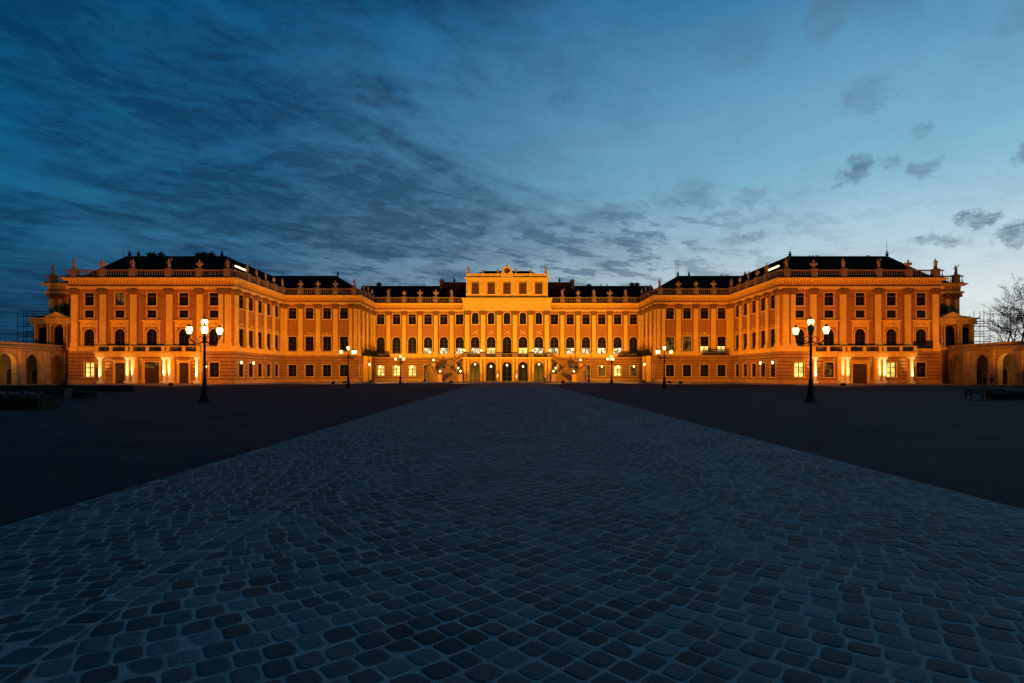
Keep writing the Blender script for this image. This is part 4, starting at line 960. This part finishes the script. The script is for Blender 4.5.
    for X, zz in ((-10.9, 7.4), (-6.6, 7.4), (6.6, 7.4), (10.9, 7.4)): lamp_on_post(root, X, T0+0.1, zz, 0.45)
    for X, zz in ((-8.24, 4.55), (-4.12, 3.95), (0, 4.3), (4.12, 3.95), (8.24, 4.55)):
        g = MB(); g.tube([(X, T0+1.0, zz+0.2), (X, T0+1.0, 5.9)], 0.03, 5); g.lathe([(0.25, 0.2), (0.08, 0.38)], X, T0+1.0, zz, 8); o = put_world(root, 'hanging_lantern', g, M['bronze'])
        g = MB(); g.lathe([(0.08, -0.3), (0.22, -0.1), (0.24, 0.2)], X, T0+1.0, zz, 8); g.v = rel(root, g); link('lantern_glass', g.mesh('lantern_glass', M['globe_far']), o)
    # pale torch figures lit from below either side of the middle arch
    for X in (-2.4, 2.4):
        sp_ = spot('column_uplight', (X, T0-1.45, 0.2), (X, T0-0.75, 2.3), 900, 26, 0.7, (1, 0.74, 0.40), 0.06)
        g = MB(); g.lathe([(0.4, 0), (0.4, 0.5), (0.22, 0.6), (0.26, 1.2), (0.2, 1.8), (0.3, 2.3), (0.1, 2.5), (0.18, 2.75), (0.05, 3.0)], X, T0-0.75, 0.12, 10); put_world(root, 'torch_figure', g, M['statue'])
main_building()

# ------------------------------------------------------------ curved outdoor stairs
def staircase(sx):
    side = 'left' if sx < 0 else 'right'
    root = thing('outdoor_staircase', f'{side} arm of the double outdoor stair up to the main building terrace', 'staircase', (sx*14, 140, 0), 0, 'outdoor stair arms')
    X = lambda v: sx*v
    def hx(g, b, t):
        if sx < 0: g.hexa(b, t)
        else: g.hexa([b[1], b[0], b[3], b[2]], [t[1], t[0], t[3], t[2]])
    # lower flight: from the court up and outwards to the landing
    n = 20; g = MB(); zl = 3.5
    def edge(t):
        a = (-11.6-4.0*t**1.3, 139.4+5.0*t); b = (-16.2-3.6*t, 139.4+4.4*t**1.2)
        return a, b       # inner, outer
    for i in range(n):
        a0, b0 = edge(i/n); a1, b1 = edge((i+1)/n); z = 0.15+(i+1)*(zl-0.15)/n
        hx(g, [(sx*-b0[0]*-1 if False else -sx*b0[0], b0[1], 0), (-sx*a0[0], a0[1], 0), (-sx*a1[0], a1[1], 0), (-sx*b1[0], b1[1], 0)],
              [(-sx*b0[0], b0[1], z), (-sx*a0[0], a0[1], z), (-sx*a1[0], a1[1], z), (-sx*b1[0], b1[1], z)])
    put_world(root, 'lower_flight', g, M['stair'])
    def rail(path, name='stair_balustrade', w=0.26, h=0.95, m='frieze_dark', dens=3):
        """solid base string, rail and balusters along a path of (x,y,z)"""
        g = MB()
        for p, q in zip(path[:-1], path[1:]):
            p = Vector(p); q = Vector(q); d = (q-p); dx = Vector((d.x, d.y, 0)).normalized(); nrm = Vector((-dx.y, dx.x, 0))*w/2
            for (za, zb, k) in ((-0.25, 0.12, 1.0), (h-0.16, h, 1.0)):
                o = nrm*k; B = [p-o, q-o, q+o, p+o]
                g.hexa([(v.x, v.y, v.z+za) for v in B], [(v.x, v.y, v.z+zb) for v in B])
            nb = max(1, int(d.length*dens))
            for i in range(nb):
                c = p+d*((i+0.5)/nb); g.lathe([(0.07, 0.1), (0.12, 0.35), (0.06, 0.6), (0.08, h-0.15)], c.x, c.y, c.z, 6)
        return put_world(root, name, g, M[m])
    K = 7
    inn = [(-sx*edge(k/K)[0][0], edge(k/K)[0][1], 0.2+k/K*(zl-0.1)) for k in range(K+1)]
    out = [(-sx*edge(k/K)[1][0], edge(k/K)[1][1], 0.2+k/K*(zl-0.1)) for k in range(K+1)]
    rail(inn); rail(out)
    # side wall under the outer balustrade
    # landing with arched openings underneath
    g = MB(); x0, x1 = 15.4, 20.4
    if sx < 0: fl = Frame(root, -x1, 144.0, 0)
    else: fl = Frame(root, x0, 144.0, 0)
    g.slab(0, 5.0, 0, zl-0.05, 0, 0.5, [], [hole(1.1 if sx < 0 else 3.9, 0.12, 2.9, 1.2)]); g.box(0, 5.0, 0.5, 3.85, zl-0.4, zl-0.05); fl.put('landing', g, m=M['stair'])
    a, b = (-x1, -x0) if sx < 0 else (x0, x1)
    rail([(a+0.1, 144.1, zl), (b-0.1, 144.1, zl)] if False else ([(-x1+0.1, 144.2, zl), (-x1+1.2, 144.2, zl)] if sx < 0 else [(x1-0.1, 144.2, zl), (x1-1.2, 144.2, zl)]))
    # upper flight along the facade up to the terrace
    g = MB(); m2 = 16; xa, xb = 15.4, 11.4; y0, y1 = 144.6, 147.7
    for i in range(m2):
        u0 = xa+(xb-xa)*i/m2; u1 = xa+(xb-xa)*(i+1)/m2; z = zl+(i+1)*(6.3-zl)/m2; p, q = sorted((sx*u0, sx*u1))
        g.box(p, q, y0, y1, z-0.55, z)
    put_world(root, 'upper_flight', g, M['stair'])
    rail([(sx*xa, 144.45, zl+0.1), (sx*xb, 144.45, 6.35)], w=0.4)
    rail([(sx*xa, 147.5, zl+0.1), (sx*xb, 147.5, 6.35)], w=0.3)
    g = MB(); 
    for xx in (15.3, 13.2): g.box(min(sx*xx, sx*(xx-0.5)), max(sx*xx, sx*(xx-0.5)), 144.3, 144.9, 0.1, zl+0.2 if xx > 14 else 4.6)
    put_world(root, 'stair_pier', g, M['terrace'])
    # newel posts with globe lamps
    for (x, y, z0, z1) in ((16.4, 139.1, 0.0, 1.75), (11.4, 139.1, 0.0, 1.75), (18.6, 143.6, 0.0, 4.6)):
        g = MB(); g.box(sx*x-0.5, sx*x+0.5, y-0.5, y+0.5, z0, z1); g.box(sx*x-0.6, sx*x+0.6, y-0.6, y+0.6, z1, z1+0.18); g.box(sx*x-0.58, sx*x+0.58, y-0.58, y+0.58, z0, 0.35); put_world(root, 'newel_post', g, M['terrace'])
        lamp_on_post(root, sx*x, y, z1+0.18, 0.55)
    lamp_on_post(root, sx*12.6, 146.2, 0.12, 3.2)
staircase(-1); staircase(1)

# ============================================================ arcades, annexes, scaffolds
def arcade(sx):
    side = 'left' if sx < 0 else 'right'
    root = thing('arcade', f'low arched arcade of worn plaster running forward from the {side} front wing', 'arcade', (sx*88.5, 99, 0), 0, 'side arcades of the forecourt')
    L = 31.5; Y0, Y1 = 81.1, 112.6
    fr = Frame(root, -87.2, Y0, 90) if sx < 0 else Frame(root, 87.2, Y1, -90)
    cv = (lambda y: y-Y0) if sx < 0 else (lambda y: Y1-y)
    AY = [110.2, 104.6, 99.0, 93.4, 87.8]
    g = MB(); g.slab(0, L, 0, 6.3, 0, 0.9, [], [hole(cv(y), 0.1, 5.7, 3.3) for y in AY]); fr.put('arcade_wall', g, m=M['arcade'])
    g = MB(); g.box(0, L, 4.6, 5.0, 0, 6.3); g.box(0, L, 0.9, 5.0, 6.3, 6.6); g.box(0, 0.3, 0.9, 4.6, 0, 6.3); fr.put('rear_wall', g, m=M['arcade'])
    g = MB(); g.box(0, L, -0.25, -0.003, 6.25, 6.5); g.box(0, L, -0.5, 0.9, 6.6, 6.85); g.box(0, L, -0.1, 0.9, 6.853, 7.4); g.box(0, L, -0.3, 1.0, 7.4, 7.62); fr.put('cornice', g, m=M['arcade'])
    mid = [(a+b)/2 for a, b in zip(AY[:-1], AY[1:])]
    for y in mid+[112.2, 84.9]:
        u = min(max(cv(y), 0.55), L-0.55); g = MB(); g.box(-0.5, 0.5, -0.3, -0.004, 0.1, 6.2); g.box(-0.62, 0.62, -0.42, -0.004, 5.5, 5.9); g.box(-0.62, 0.62, -0.42, -0.004, 0.1, 0.7); fr.put('pier', g, u, m=M['arcade'])
    for k, y in enumerate(AY):
        g = MB(); g.box(-0.65, 0.65, 4.5, 4.58, 0.1, 2.9); o = fr.put('door', g, cv(y), m=M['door']); g = surround_mb(1.3, 3.0, True, 0.25, 0.1, False); g.v = [(v[0], v[1]+4.56, v[2]+0.0) for v in g.v]; link('door_frame', g.mesh('door_frame', M['arcade']), o)
    for y in (98.6, 87.8):
        p = fr.pt(cv(y), 2.6, 4.9)
        g = MB(); g.tube([(p[0], p[1], 5.0), (p[0], p[1], 6.3)], 0.03, 5); g.lathe([(0.2, 0.2), (0.05, 0.35)], p[0], p[1], 4.7, 8); o = put_world(root, 'hanging_lantern', g, M['bronze'])
        g = MB(); g.lathe([(0.08, -0.2), (0.2, -0.05), (0.22, 0.2)], p[0], p[1], 4.7, 8); g.v = rel(root, g); link('lantern_glass', g.mesh('lantern_glass', M['globe_far']), o)
        d = bpy.data.lights.new('lantern_light', 'POINT'); d.energy = 200; d.color = (1, 0.62, 0.12); d.shadow_soft_size = 0.25; o = bpy.data.objects.new('lantern_light', d); COL.objects.link(o); o.location = (p[0], p[1], 4.2)
arcade(-1); arcade(1)
for sx in (-1, 1): spot('flood_light', (sx*81, 90, 0.6), (sx*89.5, 115, 16), 5500, 46, 0.8, AMBER)

def annex(sx):
    side = 'left' if sx < 0 else 'right'
    root = thing('garden_pavilion', f'columned pavilion with small pediment behind the {side} arcade', 'pavilion', (sx*88.5, 112.6, 0), 0, 'pavilions beside the front wings')
    L = 9.7 if sx < 0 else 9.2; fr = Frame(root, -93.8 if sx < 0 else 83.3, 112.6, 0); us = [1.6, L/2, L-1.6]
    g = MB(); g.slab(0, L, 0, 12.5, 0.0, 0.4, [hole(us[0], 7.2, 11.3, 1.7), hole(us[2], 7.2, 11.3, 1.7)], [hole(us[1], 7.2, 11.7, 1.9)]); g.box(0.01, 0.4, 0.4, 2.85, 0, 12.5); g.box(L-0.4, L-0.01, 0.4, 2.85, 0, 12.5); g.box(0, L, 0.0, 2.85, 12.5, 12.8); fr.put('wall', g, m=M['field'])
    for k, u in enumerate(us): window(fr, u, 7.2, 11.3 if k != 1 else 11.7, 1.7 if k != 1 else 1.9, k == 1, nz=5, nx=3, t=0.14)
    cm = MB(); cm.lathe([(0.3, 0), (0.3, 0.15), (0.2, 0.3), (0.17, 4.1), (0.3, 4.4), (0.32, 4.6)], n=10); cme = cm.mesh('column', M['trim'])
    for u in (0.4, L/2-1.95, L/2-1.4, L/2+1.4, L/2+1.95, L-0.4): fr.put('column', cme, u, -0.45, 7.2)
    g = MB(); g.box(-0.15, L+0.15, -0.9, -0.003, 11.85, 12.5); g.box(-0.4, L+0.4, -1.2, -0.003, 12.8, 13.1); g.box(-0.1, L+0.1, -0.85, -0.003, 12.502, 12.798); g.box(-0.1, L+0.1, -0.9, -0.003, 6.7, 7.198); fr.put('entablature', g, m=M['trim'])
    g = MB(); c = L/2; g.add([(c-2.6, -0.9, 13.1), (c+2.6, -0.9, 13.1), (c, -0.9, 14.3), (c-2.6, 0.3, 13.1), (c+2.6, 0.3, 13.1), (c, 0.3, 14.3)], [(0,1,2), (5,4,3), (0,2,5,3), (2,1,4,5)]); fr.put('pediment', g, m=M['trim'])
    g = MB(); g.hexa([(-0.2, -0.6, 13.102), (L+0.2, -0.6, 13.102), (L+0.2, 2.85, 13.102), (-0.2, 2.85, 13.102)], [(1.5, 1.2, 13.8), (L-1.5, 1.2, 13.8), (L-1.5, 2.85, 13.8), (1.5, 2.85, 13.8)]); fr.put('roof', g, m=M['roof'])
annex(-1); annex(1)

def scaffold(sx):
    side = 'left' if sx < 0 else 'right'
    root = thing('scaffold', f'steel pipe scaffold with plank decks standing beyond the {side} pavilion', 'scaffold', (101.5 if sx > 0 else -103.2, 123, 0), 0, 'scaffolds beside the palace')
    xs = [-5.5, -3.3, -1.1, 1.1, 3.3] if sx > 0 else [-3.0, -0.9, 1.2, 3.3, 5.4]
    xs = [x if sx > 0 else -x for x in xs] if False else xs
    for i, x in enumerate(xs):
        for y in (0, 1.6):
            h = (14.2 if sx > 0 else 15.8)+random.uniform(-0.7, 0.7)+(1.9 if sx > 0 and i > 2 else 0)
            g = MB(); g.tube([(x, y, 0), (x, y, h)], 0.055, 6); link('pole', g.mesh('pole', M['steel']), root)
    for z in ((8.0, 10.2, 12.4) if sx > 0 else (8.0, 10.2, 12.4, 14.6)):
        g = MB(); g.box(xs[0]-0.2, xs[-1]+0.2, 0.1, 1.5, z, z+0.09); link('platform', g.mesh('platform', M['plank']), root)
        g = MB()
        for y in (0, 1.6):
            for zz in (0.55, 1.05): g.tube([(xs[0], y, z+zz), (xs[-1], y, z+zz)], 0.045, 5)
        link('guard_rail', g.mesh('guard_rail', M['steel']), root)
    for k, z in enumerate((8.0, 10.2, 12.4)):
        g = MB(); i = k % 4; g.tube([(xs[i], -0.06, z), (xs[i+1], -0.06, z+2.2)], 0.045, 5); g.tube([(xs[3-i], -0.06, z), (xs[4-i], -0.06, z+2.2)], 0.045, 5); link('brace', g.mesh('brace', M['steel']), root)
scaffold(-1); scaffold(1)

# ============================================================ trees
def bare_tree(name, label, x, y, h, spread, seed, depth=6, r0=0.45):
    rnd = random.Random(seed); root = thing(name, label, 'tree', (x, y, 0), 0, 'bare trees beyond the arcade')
    tr = MB(); cr = MB()
    def grow(p, d, l, r, lev):
        n = 4; pts = [p]; q = p; dd = d.copy()
        for i in range(n):
            dd = (dd+Vector((rnd.uniform(-.22, .22), rnd.uniform(-.22, .22), rnd.uniform(-.06, .16)))*(0.5 if lev == 0 else 1)).normalized(); q = q+dd*l/n; pts.append(q.copy())
        r = max(r, 0.036); rs = [r*(1-0.40*i/n) for i in range(n+1)]
        (tr if lev == 0 else cr).tube(pts, rs, 8 if lev < 2 else (5 if lev < 4 else 3))
        if lev >= depth: return
        k = 4 if lev == 0 else rnd.choice((2, 3, 3))
        for j in range(k):
            t = 1.0 if j == 0 else rnd.uniform(0.35, 0.98); idx = min(n, int(t*n+0.5)); base = pts[idx]
            ax = dd.cross(Vector((rnd.uniform(-1, 1), rnd.uniform(-1, 1), rnd.uniform(-1, 1)))).normalized(); ang = radians(rnd.uniform(18, 52) if j else rnd.uniform(5, 25))
            nd = Matrix.Rotation(ang, 3, ax) @ dd; nd.z += 0.10 if lev < 3 else -0.02; nd.x *= spread; nd.y *= spread; nd.normalize()
            grow(base, nd, l*rnd.uniform(0.66, 0.86), rs[idx]*rnd.uniform(0.6, 0.8), lev+1)
    grow(Vector((0, 0, -0.2)), Vector((0.02, 0, 1)), h*0.24, r0, 0)
    link('trunk', tr.mesh('trunk', M['bark']), root); link('crown', cr.mesh('crown', M['bark']), root)
bare_tree('bare_tree', 'tall spreading bare tree with black branches behind the right arcade', 116, 128, 28.5, 1.35, 23, 7, 0.6)
bare_tree('bare_tree', 'small bare tree between the scaffold and tall tree behind the right arcade', 110, 123, 13, 1.3, 5, 6, 0.18)
def evergreen(x, y, h, r, seed):
    rnd = random.Random(seed); root = thing('evergreen_tree', 'small dark cone-shaped evergreen behind the right arcade near the scaffold', 'tree', (x, y, 0))
    g = MB(); g.tube([(0, 0, 0), (0, 0, h*0.9)], [0.22, 0.04], 7); link('trunk', g.mesh('trunk', M['bark']), root)
    g = MB()
    for i in range(1500):
        t = rnd.random()**0.8; z = 1.0+(h-1.0)*t; rr = r*(1-t)**0.8*rnd.uniform(0.3, 1.1); a = rnd.uniform(0, 2*pi); c = Vector((cos(a)*rr, sin(a)*rr, z)); s = rnd.uniform(0.2, 0.45)
        d = Vector((cos(a), sin(a), -0.25)).normalized()*s; w = Vector((-sin(a), cos(a), rnd.uniform(-.4, .4)))*s*0.3
        g.add([tuple(c-w), tuple(c+w), tuple(c+d)], [(0, 1, 2)])
    link('crown', g.mesh('crown', M['needle']), root)
evergreen(98.6, 121, 11.4, 2.0, 3)

# ============================================================ street lamps
def street_lamp(x, y, label, arms, s=1.0, off=None, rz=0.0):
    root = thing('street_lamp', label, 'street lamp', (x, y, 0), rz, 'ornate globe street lamps')
    def base():
        g = MB(); g.lathe([(0.44, 0), (0.44, 0.10), (0.34, 0.14), (0.29, 0.35), (0.25, 0.5), (0.20, 0.95), (0.24, 1.05), (0.18, 1.15), (0.14, 1.5), (0.17, 1.56), (0.11, 1.66)], n=8, smooth=False); return g.mesh('base', M['iron'])
    def pole():
        g = MB(); g.lathe([(0.10, 1.6), (0.09, 2.6), (0.12, 2.65), (0.12, 2.75), (0.08, 2.85), (0.08, 4.2), (0.14, 4.28), (0.09, 4.4), (0.16, 4.55), (0.07, 4.7), (0.05, 5.25), (0.10, 5.3), (0.12, 5.36)], n=12); return g.mesh('pole', M['iron'])
    link('base', cached('lamp_base', base), root); link('pole', cached('lamp_pole', pole), root)
    def arm():
        g = MB()
        pts = [(0.08, 0, 4.35), (0.3, 0, 4.18), (0.6, 0, 4.2), (0.85, 0, 4.42), (0.96, 0, 4.62), (0.96, 0, 4.74)]; g.tube(pts, [0.045, 0.045, 0.04, 0.04, 0.04, 0.04], 7)
        g.tube([(0.1+0.0, 0, 4.75), (0.35, 0, 4.62), (0.5, 0, 4.4), (0.42, 0, 4.27), (0.32, 0, 4.36), (0.38, 0, 4.44)], 0.025, 6); g.tube([(0.62, 0, 4.2), (0.75, 0, 4.08), (0.68, 0, 3.98), (0.6, 0, 4.06)], 0.022, 6)
        g.lathe([(0.03, 0), (0.14, 0.05), (0.16, 0.12)], 0.96, 0, 4.7, 10); return g.mesh('arm', M['iron'])
    def globe(m):
        g = MB(); g.lathe([(0.10, 0), (0.145, 0.08), (0.21, 0.26), (0.235, 0.38), (0.20, 0.50), (0.13, 0.585), (0.03, 0.60)], n=16); return g.mesh('globe', M[m])
    def cap():
        g = MB(); g.lathe([(0.18, 0.545), (0.10, 0.63), (0.04, 0.68), (0.05, 0.72), (0.01, 0.78)], n=10); return g.mesh('cap', M['iron'])
    gl = cached('globe_on', lambda: globe('globe')); go = cached('globe_off', lambda: globe('globe_off')); cp = cached('globe_cap', cap)
    t = link('globe', gl, root, (0, 0, 5.36)); link('cap', cp, t)
    for k, deg in enumerate(arms):
        a = radians(deg); link('arm', cached('lamp_arm', arm), root, (0, 0, 0), a)
        o = link('globe', go if off == k else gl, root, (0.96*cos(a), 0.96*sin(a), 4.80)); link('cap', cp, o)
        if off == k: o['label'] = 'unlit glass globe'
street_lamp(-21.6, 40.5, 'tall globe street lamp nearest on the left, before the left front wing', (28, 118, 208, 298))
street_lamp(21.7, 40.5, 'tall globe street lamp nearest on the right, before the right front wing', (-28, 152, 242), off=2)
street_lamp(-22.4, 80, 'globe street lamp in the middle of the left row, before the left inner wing', (15, 60, 195))
street_lamp(22.2, 80, 'globe street lamp in the middle of the right row, before the right inner wing', (160, 200, 0))
street_lamp(-22.0, 117, 'farthest globe street lamp of the left row, close to the main building', (190, 330, 60))
street_lamp(21.6, 117, 'farthest globe street lamp of the right row, close to the main building', (200, 250, 60))

# floodlight boxes on the court
def floodlight(p, a, label):
    root = thing('floodlight', label, 'floodlight', (p[0], p[1], 0), math.atan2(a[1]-p[1], a[0]-p[0])-pi/2, 'ground floodlights facing the palace')
    def hous():
        g = MB(); g.hexa([(-0.28, -0.32, 0.28), (0.28, -0.32, 0.28), (0.28, -0.02, 0.22), (-0.28, -0.02, 0.22)], [(-0.28, -0.42, 0.6), (0.28, -0.42, 0.6), (0.28, -0.16, 0.66), (-0.28, -0.16, 0.66)]); return g.mesh('housing', M['iron'])
    def brk():
        g = MB(); g.box(-0.2, 0.2, -0.4, 0.0, 0, 0.06); g.box(-0.33, -0.29, -0.25, -0.15, 0.0, 0.5); g.box(0.29, 0.33, -0.25, -0.15, 0.0, 0.5); return g.mesh('bracket', M['iron'])
    link('housing', cached('fl_h', hous), root); link('bracket', cached('fl_b', brk), root)
FL = ['before the left stair', 'before the right stair', 'left of the middle arch', 'right of the middle arch', 'aimed at the left inner wing', 'aimed at the right inner wing', 'aimed at the court side of the left front wing', 'aimed at the court side of the right front wing',
      'aimed at the side of the left inner wing', 'aimed at the side of the right inner wing', 'before the inner half of the left front wing', 'before the outer half of the left front wing', 'before the inner half of the right front wing', 'before the outer half of the right front wing']
for (p, a, *_), l in zip(FLOODS, FL): floodlight(p, a, 'small black ground floodlight '+l)

# ============================================================ hedges, flowers, benches, planter
def hedge(x0, x1, y0, y1, h, label, seed):
    rnd = random.Random(seed); g = MB(); cx, cy = (x0+x1)/2, (y0+y1)/2; hx, hy = (x1-x0)/2, (y1-y0)/2
    g.box(-hx+0.1, hx-0.1, -hy+0.1, hy-0.1, 0, h-0.08)
    n = int(260*(hx*2+hy*2)*h)+int(150*hx*hy*4); n = min(n, 16000)
    for i in range(n):
        f = rnd.random()
        if f < 0.4: p = Vector((rnd.uniform(-hx, hx), rnd.uniform(-hy, hy), h-0.04+rnd.gauss(0, .06)))
        elif f < 0.65: p = Vector((rnd.uniform(-hx, hx), -hy+rnd.uniform(-.04, .1), rnd.uniform(0.02, h)))
        elif f < 0.85: p = Vector((rnd.choice((-hx, hx))+rnd.uniform(-.05, .05), rnd.uniform(-hy, hy), rnd.uniform(0.02, h)))
        else: p = Vector((rnd.uniform(-hx, hx), hy+rnd.uniform(-.1, .04), rnd.uniform(0.02, h)))
        a = Vector((rnd.uniform(-1, 1), rnd.uniform(-1, 1), rnd.uniform(-1, 1))).normalized()*0.06; b = a.cross(Vector((rnd.uniform(-1, 1), rnd.uniform(-1, 1), rnd.uniform(-1, 1)))).normalized()*0.04
        g.add([tuple(p-a), tuple(p+b), tuple(p+a), tuple(p-b)], [(0, 1, 2, 3)])
    o = link('hedge', g.mesh('hedge', M['hedge']), None, (cx, cy, 0)); tag(o, label, 'hedge', 'low clipped hedges')
hedge(-33, -26.3, 31.8, 33.4, 0.72, 'low dark clipped hedge nearest the camera at the left edge', 1)
hedge(-46, -34.0, 45.5, 47.0, 0.62, 'low dark hedge of the left flower bed, second from the camera', 2)
hedge(-66, -43.5, 64, 66, 0.65, 'low dark hedge of the left flower bed, farthest and widest', 3)
hedge(38.9, 46, 44.5, 46.0, 0.55, 'low dark clipped hedge at the right edge beside the benches', 4)
rnd = random.Random(9); g = MB()
for i in range(900):
    x = rnd.uniform(-39, -31.2); y = 38.0+rnd.uniform(-0.5, 0.5); z = rnd.uniform(0.15, 0.75); s = rnd.uniform(0.03, 0.06); g.ball((x, y, z), s, 5)
tag(link('flower_bed', g.mesh('flower_bed', M['flower'])), 'strip of pale pink flowers behind the nearest left hedge', 'flowers', kind='stuff')
g = MB()
for i in range(5000):
    p = Vector((rnd.uniform(-39, -31.2), 38.0+rnd.uniform(-0.6, 0.6), rnd.uniform(0.0, 0.7))); a = Vector((rnd.uniform(-1, 1), rnd.uniform(-1, 1), rnd.uniform(-1, 1)))*0.08; b = a.cross(Vector((0.2, 0.3, 1))).normalized()*0.04
    g.add([tuple(p-a), tuple(p+b), tuple(p+a), tuple(p-b)], [(0, 1, 2, 3)])
tag(link('flower_leaves', g.mesh('flower_leaves', M['hedge'])), 'dark leaves round the pink flowers at the left', 'plants', kind='stuff')
g = MB(); g.hexa([(-.35, -.35, 0), (.35, -.35, 0), (.35, .35, 0), (-.35, .35, 0)], [(-.42, -.42, .75), (.42, -.42, .75), (.42, .42, .75), (-.42, .42, .75)]); g.box(-.47, .47, -.47, .47, .75, .85)
pl = thing('planter', 'grey square planter box at the corner of the left flower bed', 'planter', (-35.2, 45.0, 0)); link('box', g.mesh('box', M['planter']), pl)
g = MB()
for i in range(1200):
    p = Vector((rnd.gauss(0, .2), rnd.gauss(0, .2), 0.9+abs(rnd.gauss(0, .18)))); a = Vector((rnd.uniform(-1, 1), rnd.uniform(-1, 1), rnd.uniform(-1, 1)))*0.05; b = a.cross(Vector((0.2, 0.3, 1))).normalized()*0.03
    g.add([tuple(p-a), tuple(p+b), tuple(p+a), tuple(p-b)], [(0, 1, 2, 3)])
link('shrub', g.mesh('shrub', M['hedge']), pl)

def bench(x, y, rz, label):
    root = thing('park_bench', label, 'bench', (x, y, 0), rz, 'benches at the right edge')
    def seat():
        g = MB()
        for k in range(4): g.box(-0.75, 0.75, -0.25+k*0.12, -0.15+k*0.12, 0.43, 0.47)
        return g.mesh('seat', M['bench'])
    def back():
        g = MB()
        for k in range(3): g.box(-0.75, 0.75, 0.24+k*0.03, 0.27+k*0.03, 0.52+k*0.12, 0.61+k*0.12)
        return g.mesh('backrest', M['bench'])
    def leg():
        g = MB(); g.box(-0.03, 0.03, -0.26, -0.20, 0, 0.43); g.hexa([(-0.03, 0.22, 0), (0.03, 0.22, 0), (0.03, 0.28, 0), (-0.03, 0.28, 0)], [(-0.03, 0.31, 0.85), (0.03, 0.31, 0.85), (0.03, 0.35, 0.85), (-0.03, 0.35, 0.85)]); g.box(-0.03, 0.03, -0.26, 0.26, 0.38, 0.43); g.box(-0.03, 0.03, -0.28, 0.26, 0.62, 0.66); g.box(-0.03, 0.03, -0.26, -0.22, 0.43, 0.62); return g.mesh('leg', M['iron'])
    link('seat', cached('b_s', seat), root); link('backrest', cached('b_b', back), root)
    for s in (-0.7, 0.7): link('leg', cached('b_l', leg), root, (s, 0, 0))
bench(36.4, 43.9, 0.05, 'dark wooden bench at the right edge, left one of the pair')
bench(38.05, 43.9, -0.03, 'dark wooden bench at the right edge, right one of the pair')

# ============================================================ people
def skin_obj(name, joints, edges, root, m, parent, sub=2):
    me = bpy.data.meshes.new(name); me.from_pydata([j[:3] for j in joints], edges, []); me.materials.append(m)
    o = link(name, me, parent); md = o.modifiers.new('skin', 'SKIN'); md.use_smooth_shade = True
    for i, j in enumerate(joints): me.skin_vertices[0].data[i].radius = (j[3], j[4] if len(j) > 4 else j[3])
    me.skin_vertices[0].data[root].use_root = True
    s = o.modifiers.new('sub', 'SUBSURF'); s.levels = sub; s.render_levels = sub; return o
def person(x, y, rz, label, coat, stride=0.12, h=1.76, arm=0.06):
    root = thing('person', label, 'person', (x, y, 0.0), rz, None); k = h/1.76
    J = [(0,0,.95,.13,.10), (0,0,1.15,.12,.09), (0,0,1.38,.16,.10), (0,0,1.5,.05), (0,0,1.58,.065), (0,-.01,1.68,.085,.095),
         (-.19,0,1.42,.05), (-.24,.02,1.15,.042), (-.23,-arm,.90,.034), (-.22,-arm-.02,.80,.03,.018), (.19,0,1.42,.05), (.24,.02,1.15,.042), (.23,-arm,.90,.034), (.22,-arm-.02,.80,.03,.018),
         (-.09,0,.88,.085), (-.10,-stride*.6,.50,.06), (-.10,-stride*.3,.09,.042), (-.10,-stride*.3-.14,.04,.045,.03), (.09,0,.88,.085), (.10,stride*.3,.50,.06), (.10,stride,.10,.042), (.10,stride-.14,.04,.045,.03)]
    J = [(a[0]*k, a[1]*k, a[2]*k)+tuple(q*k for q in a[3:]) for a in J]
    E = [(0,1),(1,2),(2,3),(3,4),(4,5),(2,6),(6,7),(7,8),(8,9),(2,10),(10,11),(11,12),(12,13),(0,14),(14,15),(15,16),(16,17),(0,18),(18,19),(19,20),(20,21)]
    skin_obj('body', J, E, 0, M['skin'], root)
    B = lambda j, f: (j[0], j[1], j[2])+tuple(q*f+0.012 for q in (j[3:] if len(j) > 4 else (j[3], j[3])))
    cj = [B(J[0], 1.12), B(J[1], 1.12), B(J[2], 1.1), B(J[6], 1.2), B(J[7], 1.25), B(J[8], 1.3), B(J[10], 1.2), B(J[11], 1.25), B(J[12], 1.3), (0, 0, .78*k, .17, .13)]
    skin_obj('coat', cj, [(0,1),(1,2),(2,3),(3,4),(4,5),(2,6),(6,7),(7,8),(0,9)], 0, M[coat], root)
    tj = [B(J[0], 0.95), B(J[14], 1.05), B(J[15], 1.15), B(J[16], 1.2), B(J[18], 1.05), B(J[19], 1.15), B(J[20], 1.2)]
    skin_obj('trousers', tj, [(0,1),(1,2),(2,3),(0,4),(4,5),(5,6)], 0, M['trouser'], root)
    g = MB(); g.ball((0, 0.02*k, 1.71*k), 0.112*k, 12, 1.05); link('hair', g.mesh('hair', M['hair']), root)
person(7.75, 115.5, 0.3, 'person in a dark coat standing alone before the right end of the five arches', 'coat_a', 0.04)
person(77.5, 92.0, 2.6, 'person in a dark coat walking before the right arcade, left one of two', 'coat_b', 0.2)
person(78.8, 92.2, 3.3, 'person in dark clothes walking before the right arcade, right one of two', 'coat_c', 0.2, 1.8)
for o in [o for o in bpy.data.objects if o.get('category') == 'person' and o.location.x > 70]: o['group'] = 'people walking by the right arcade'
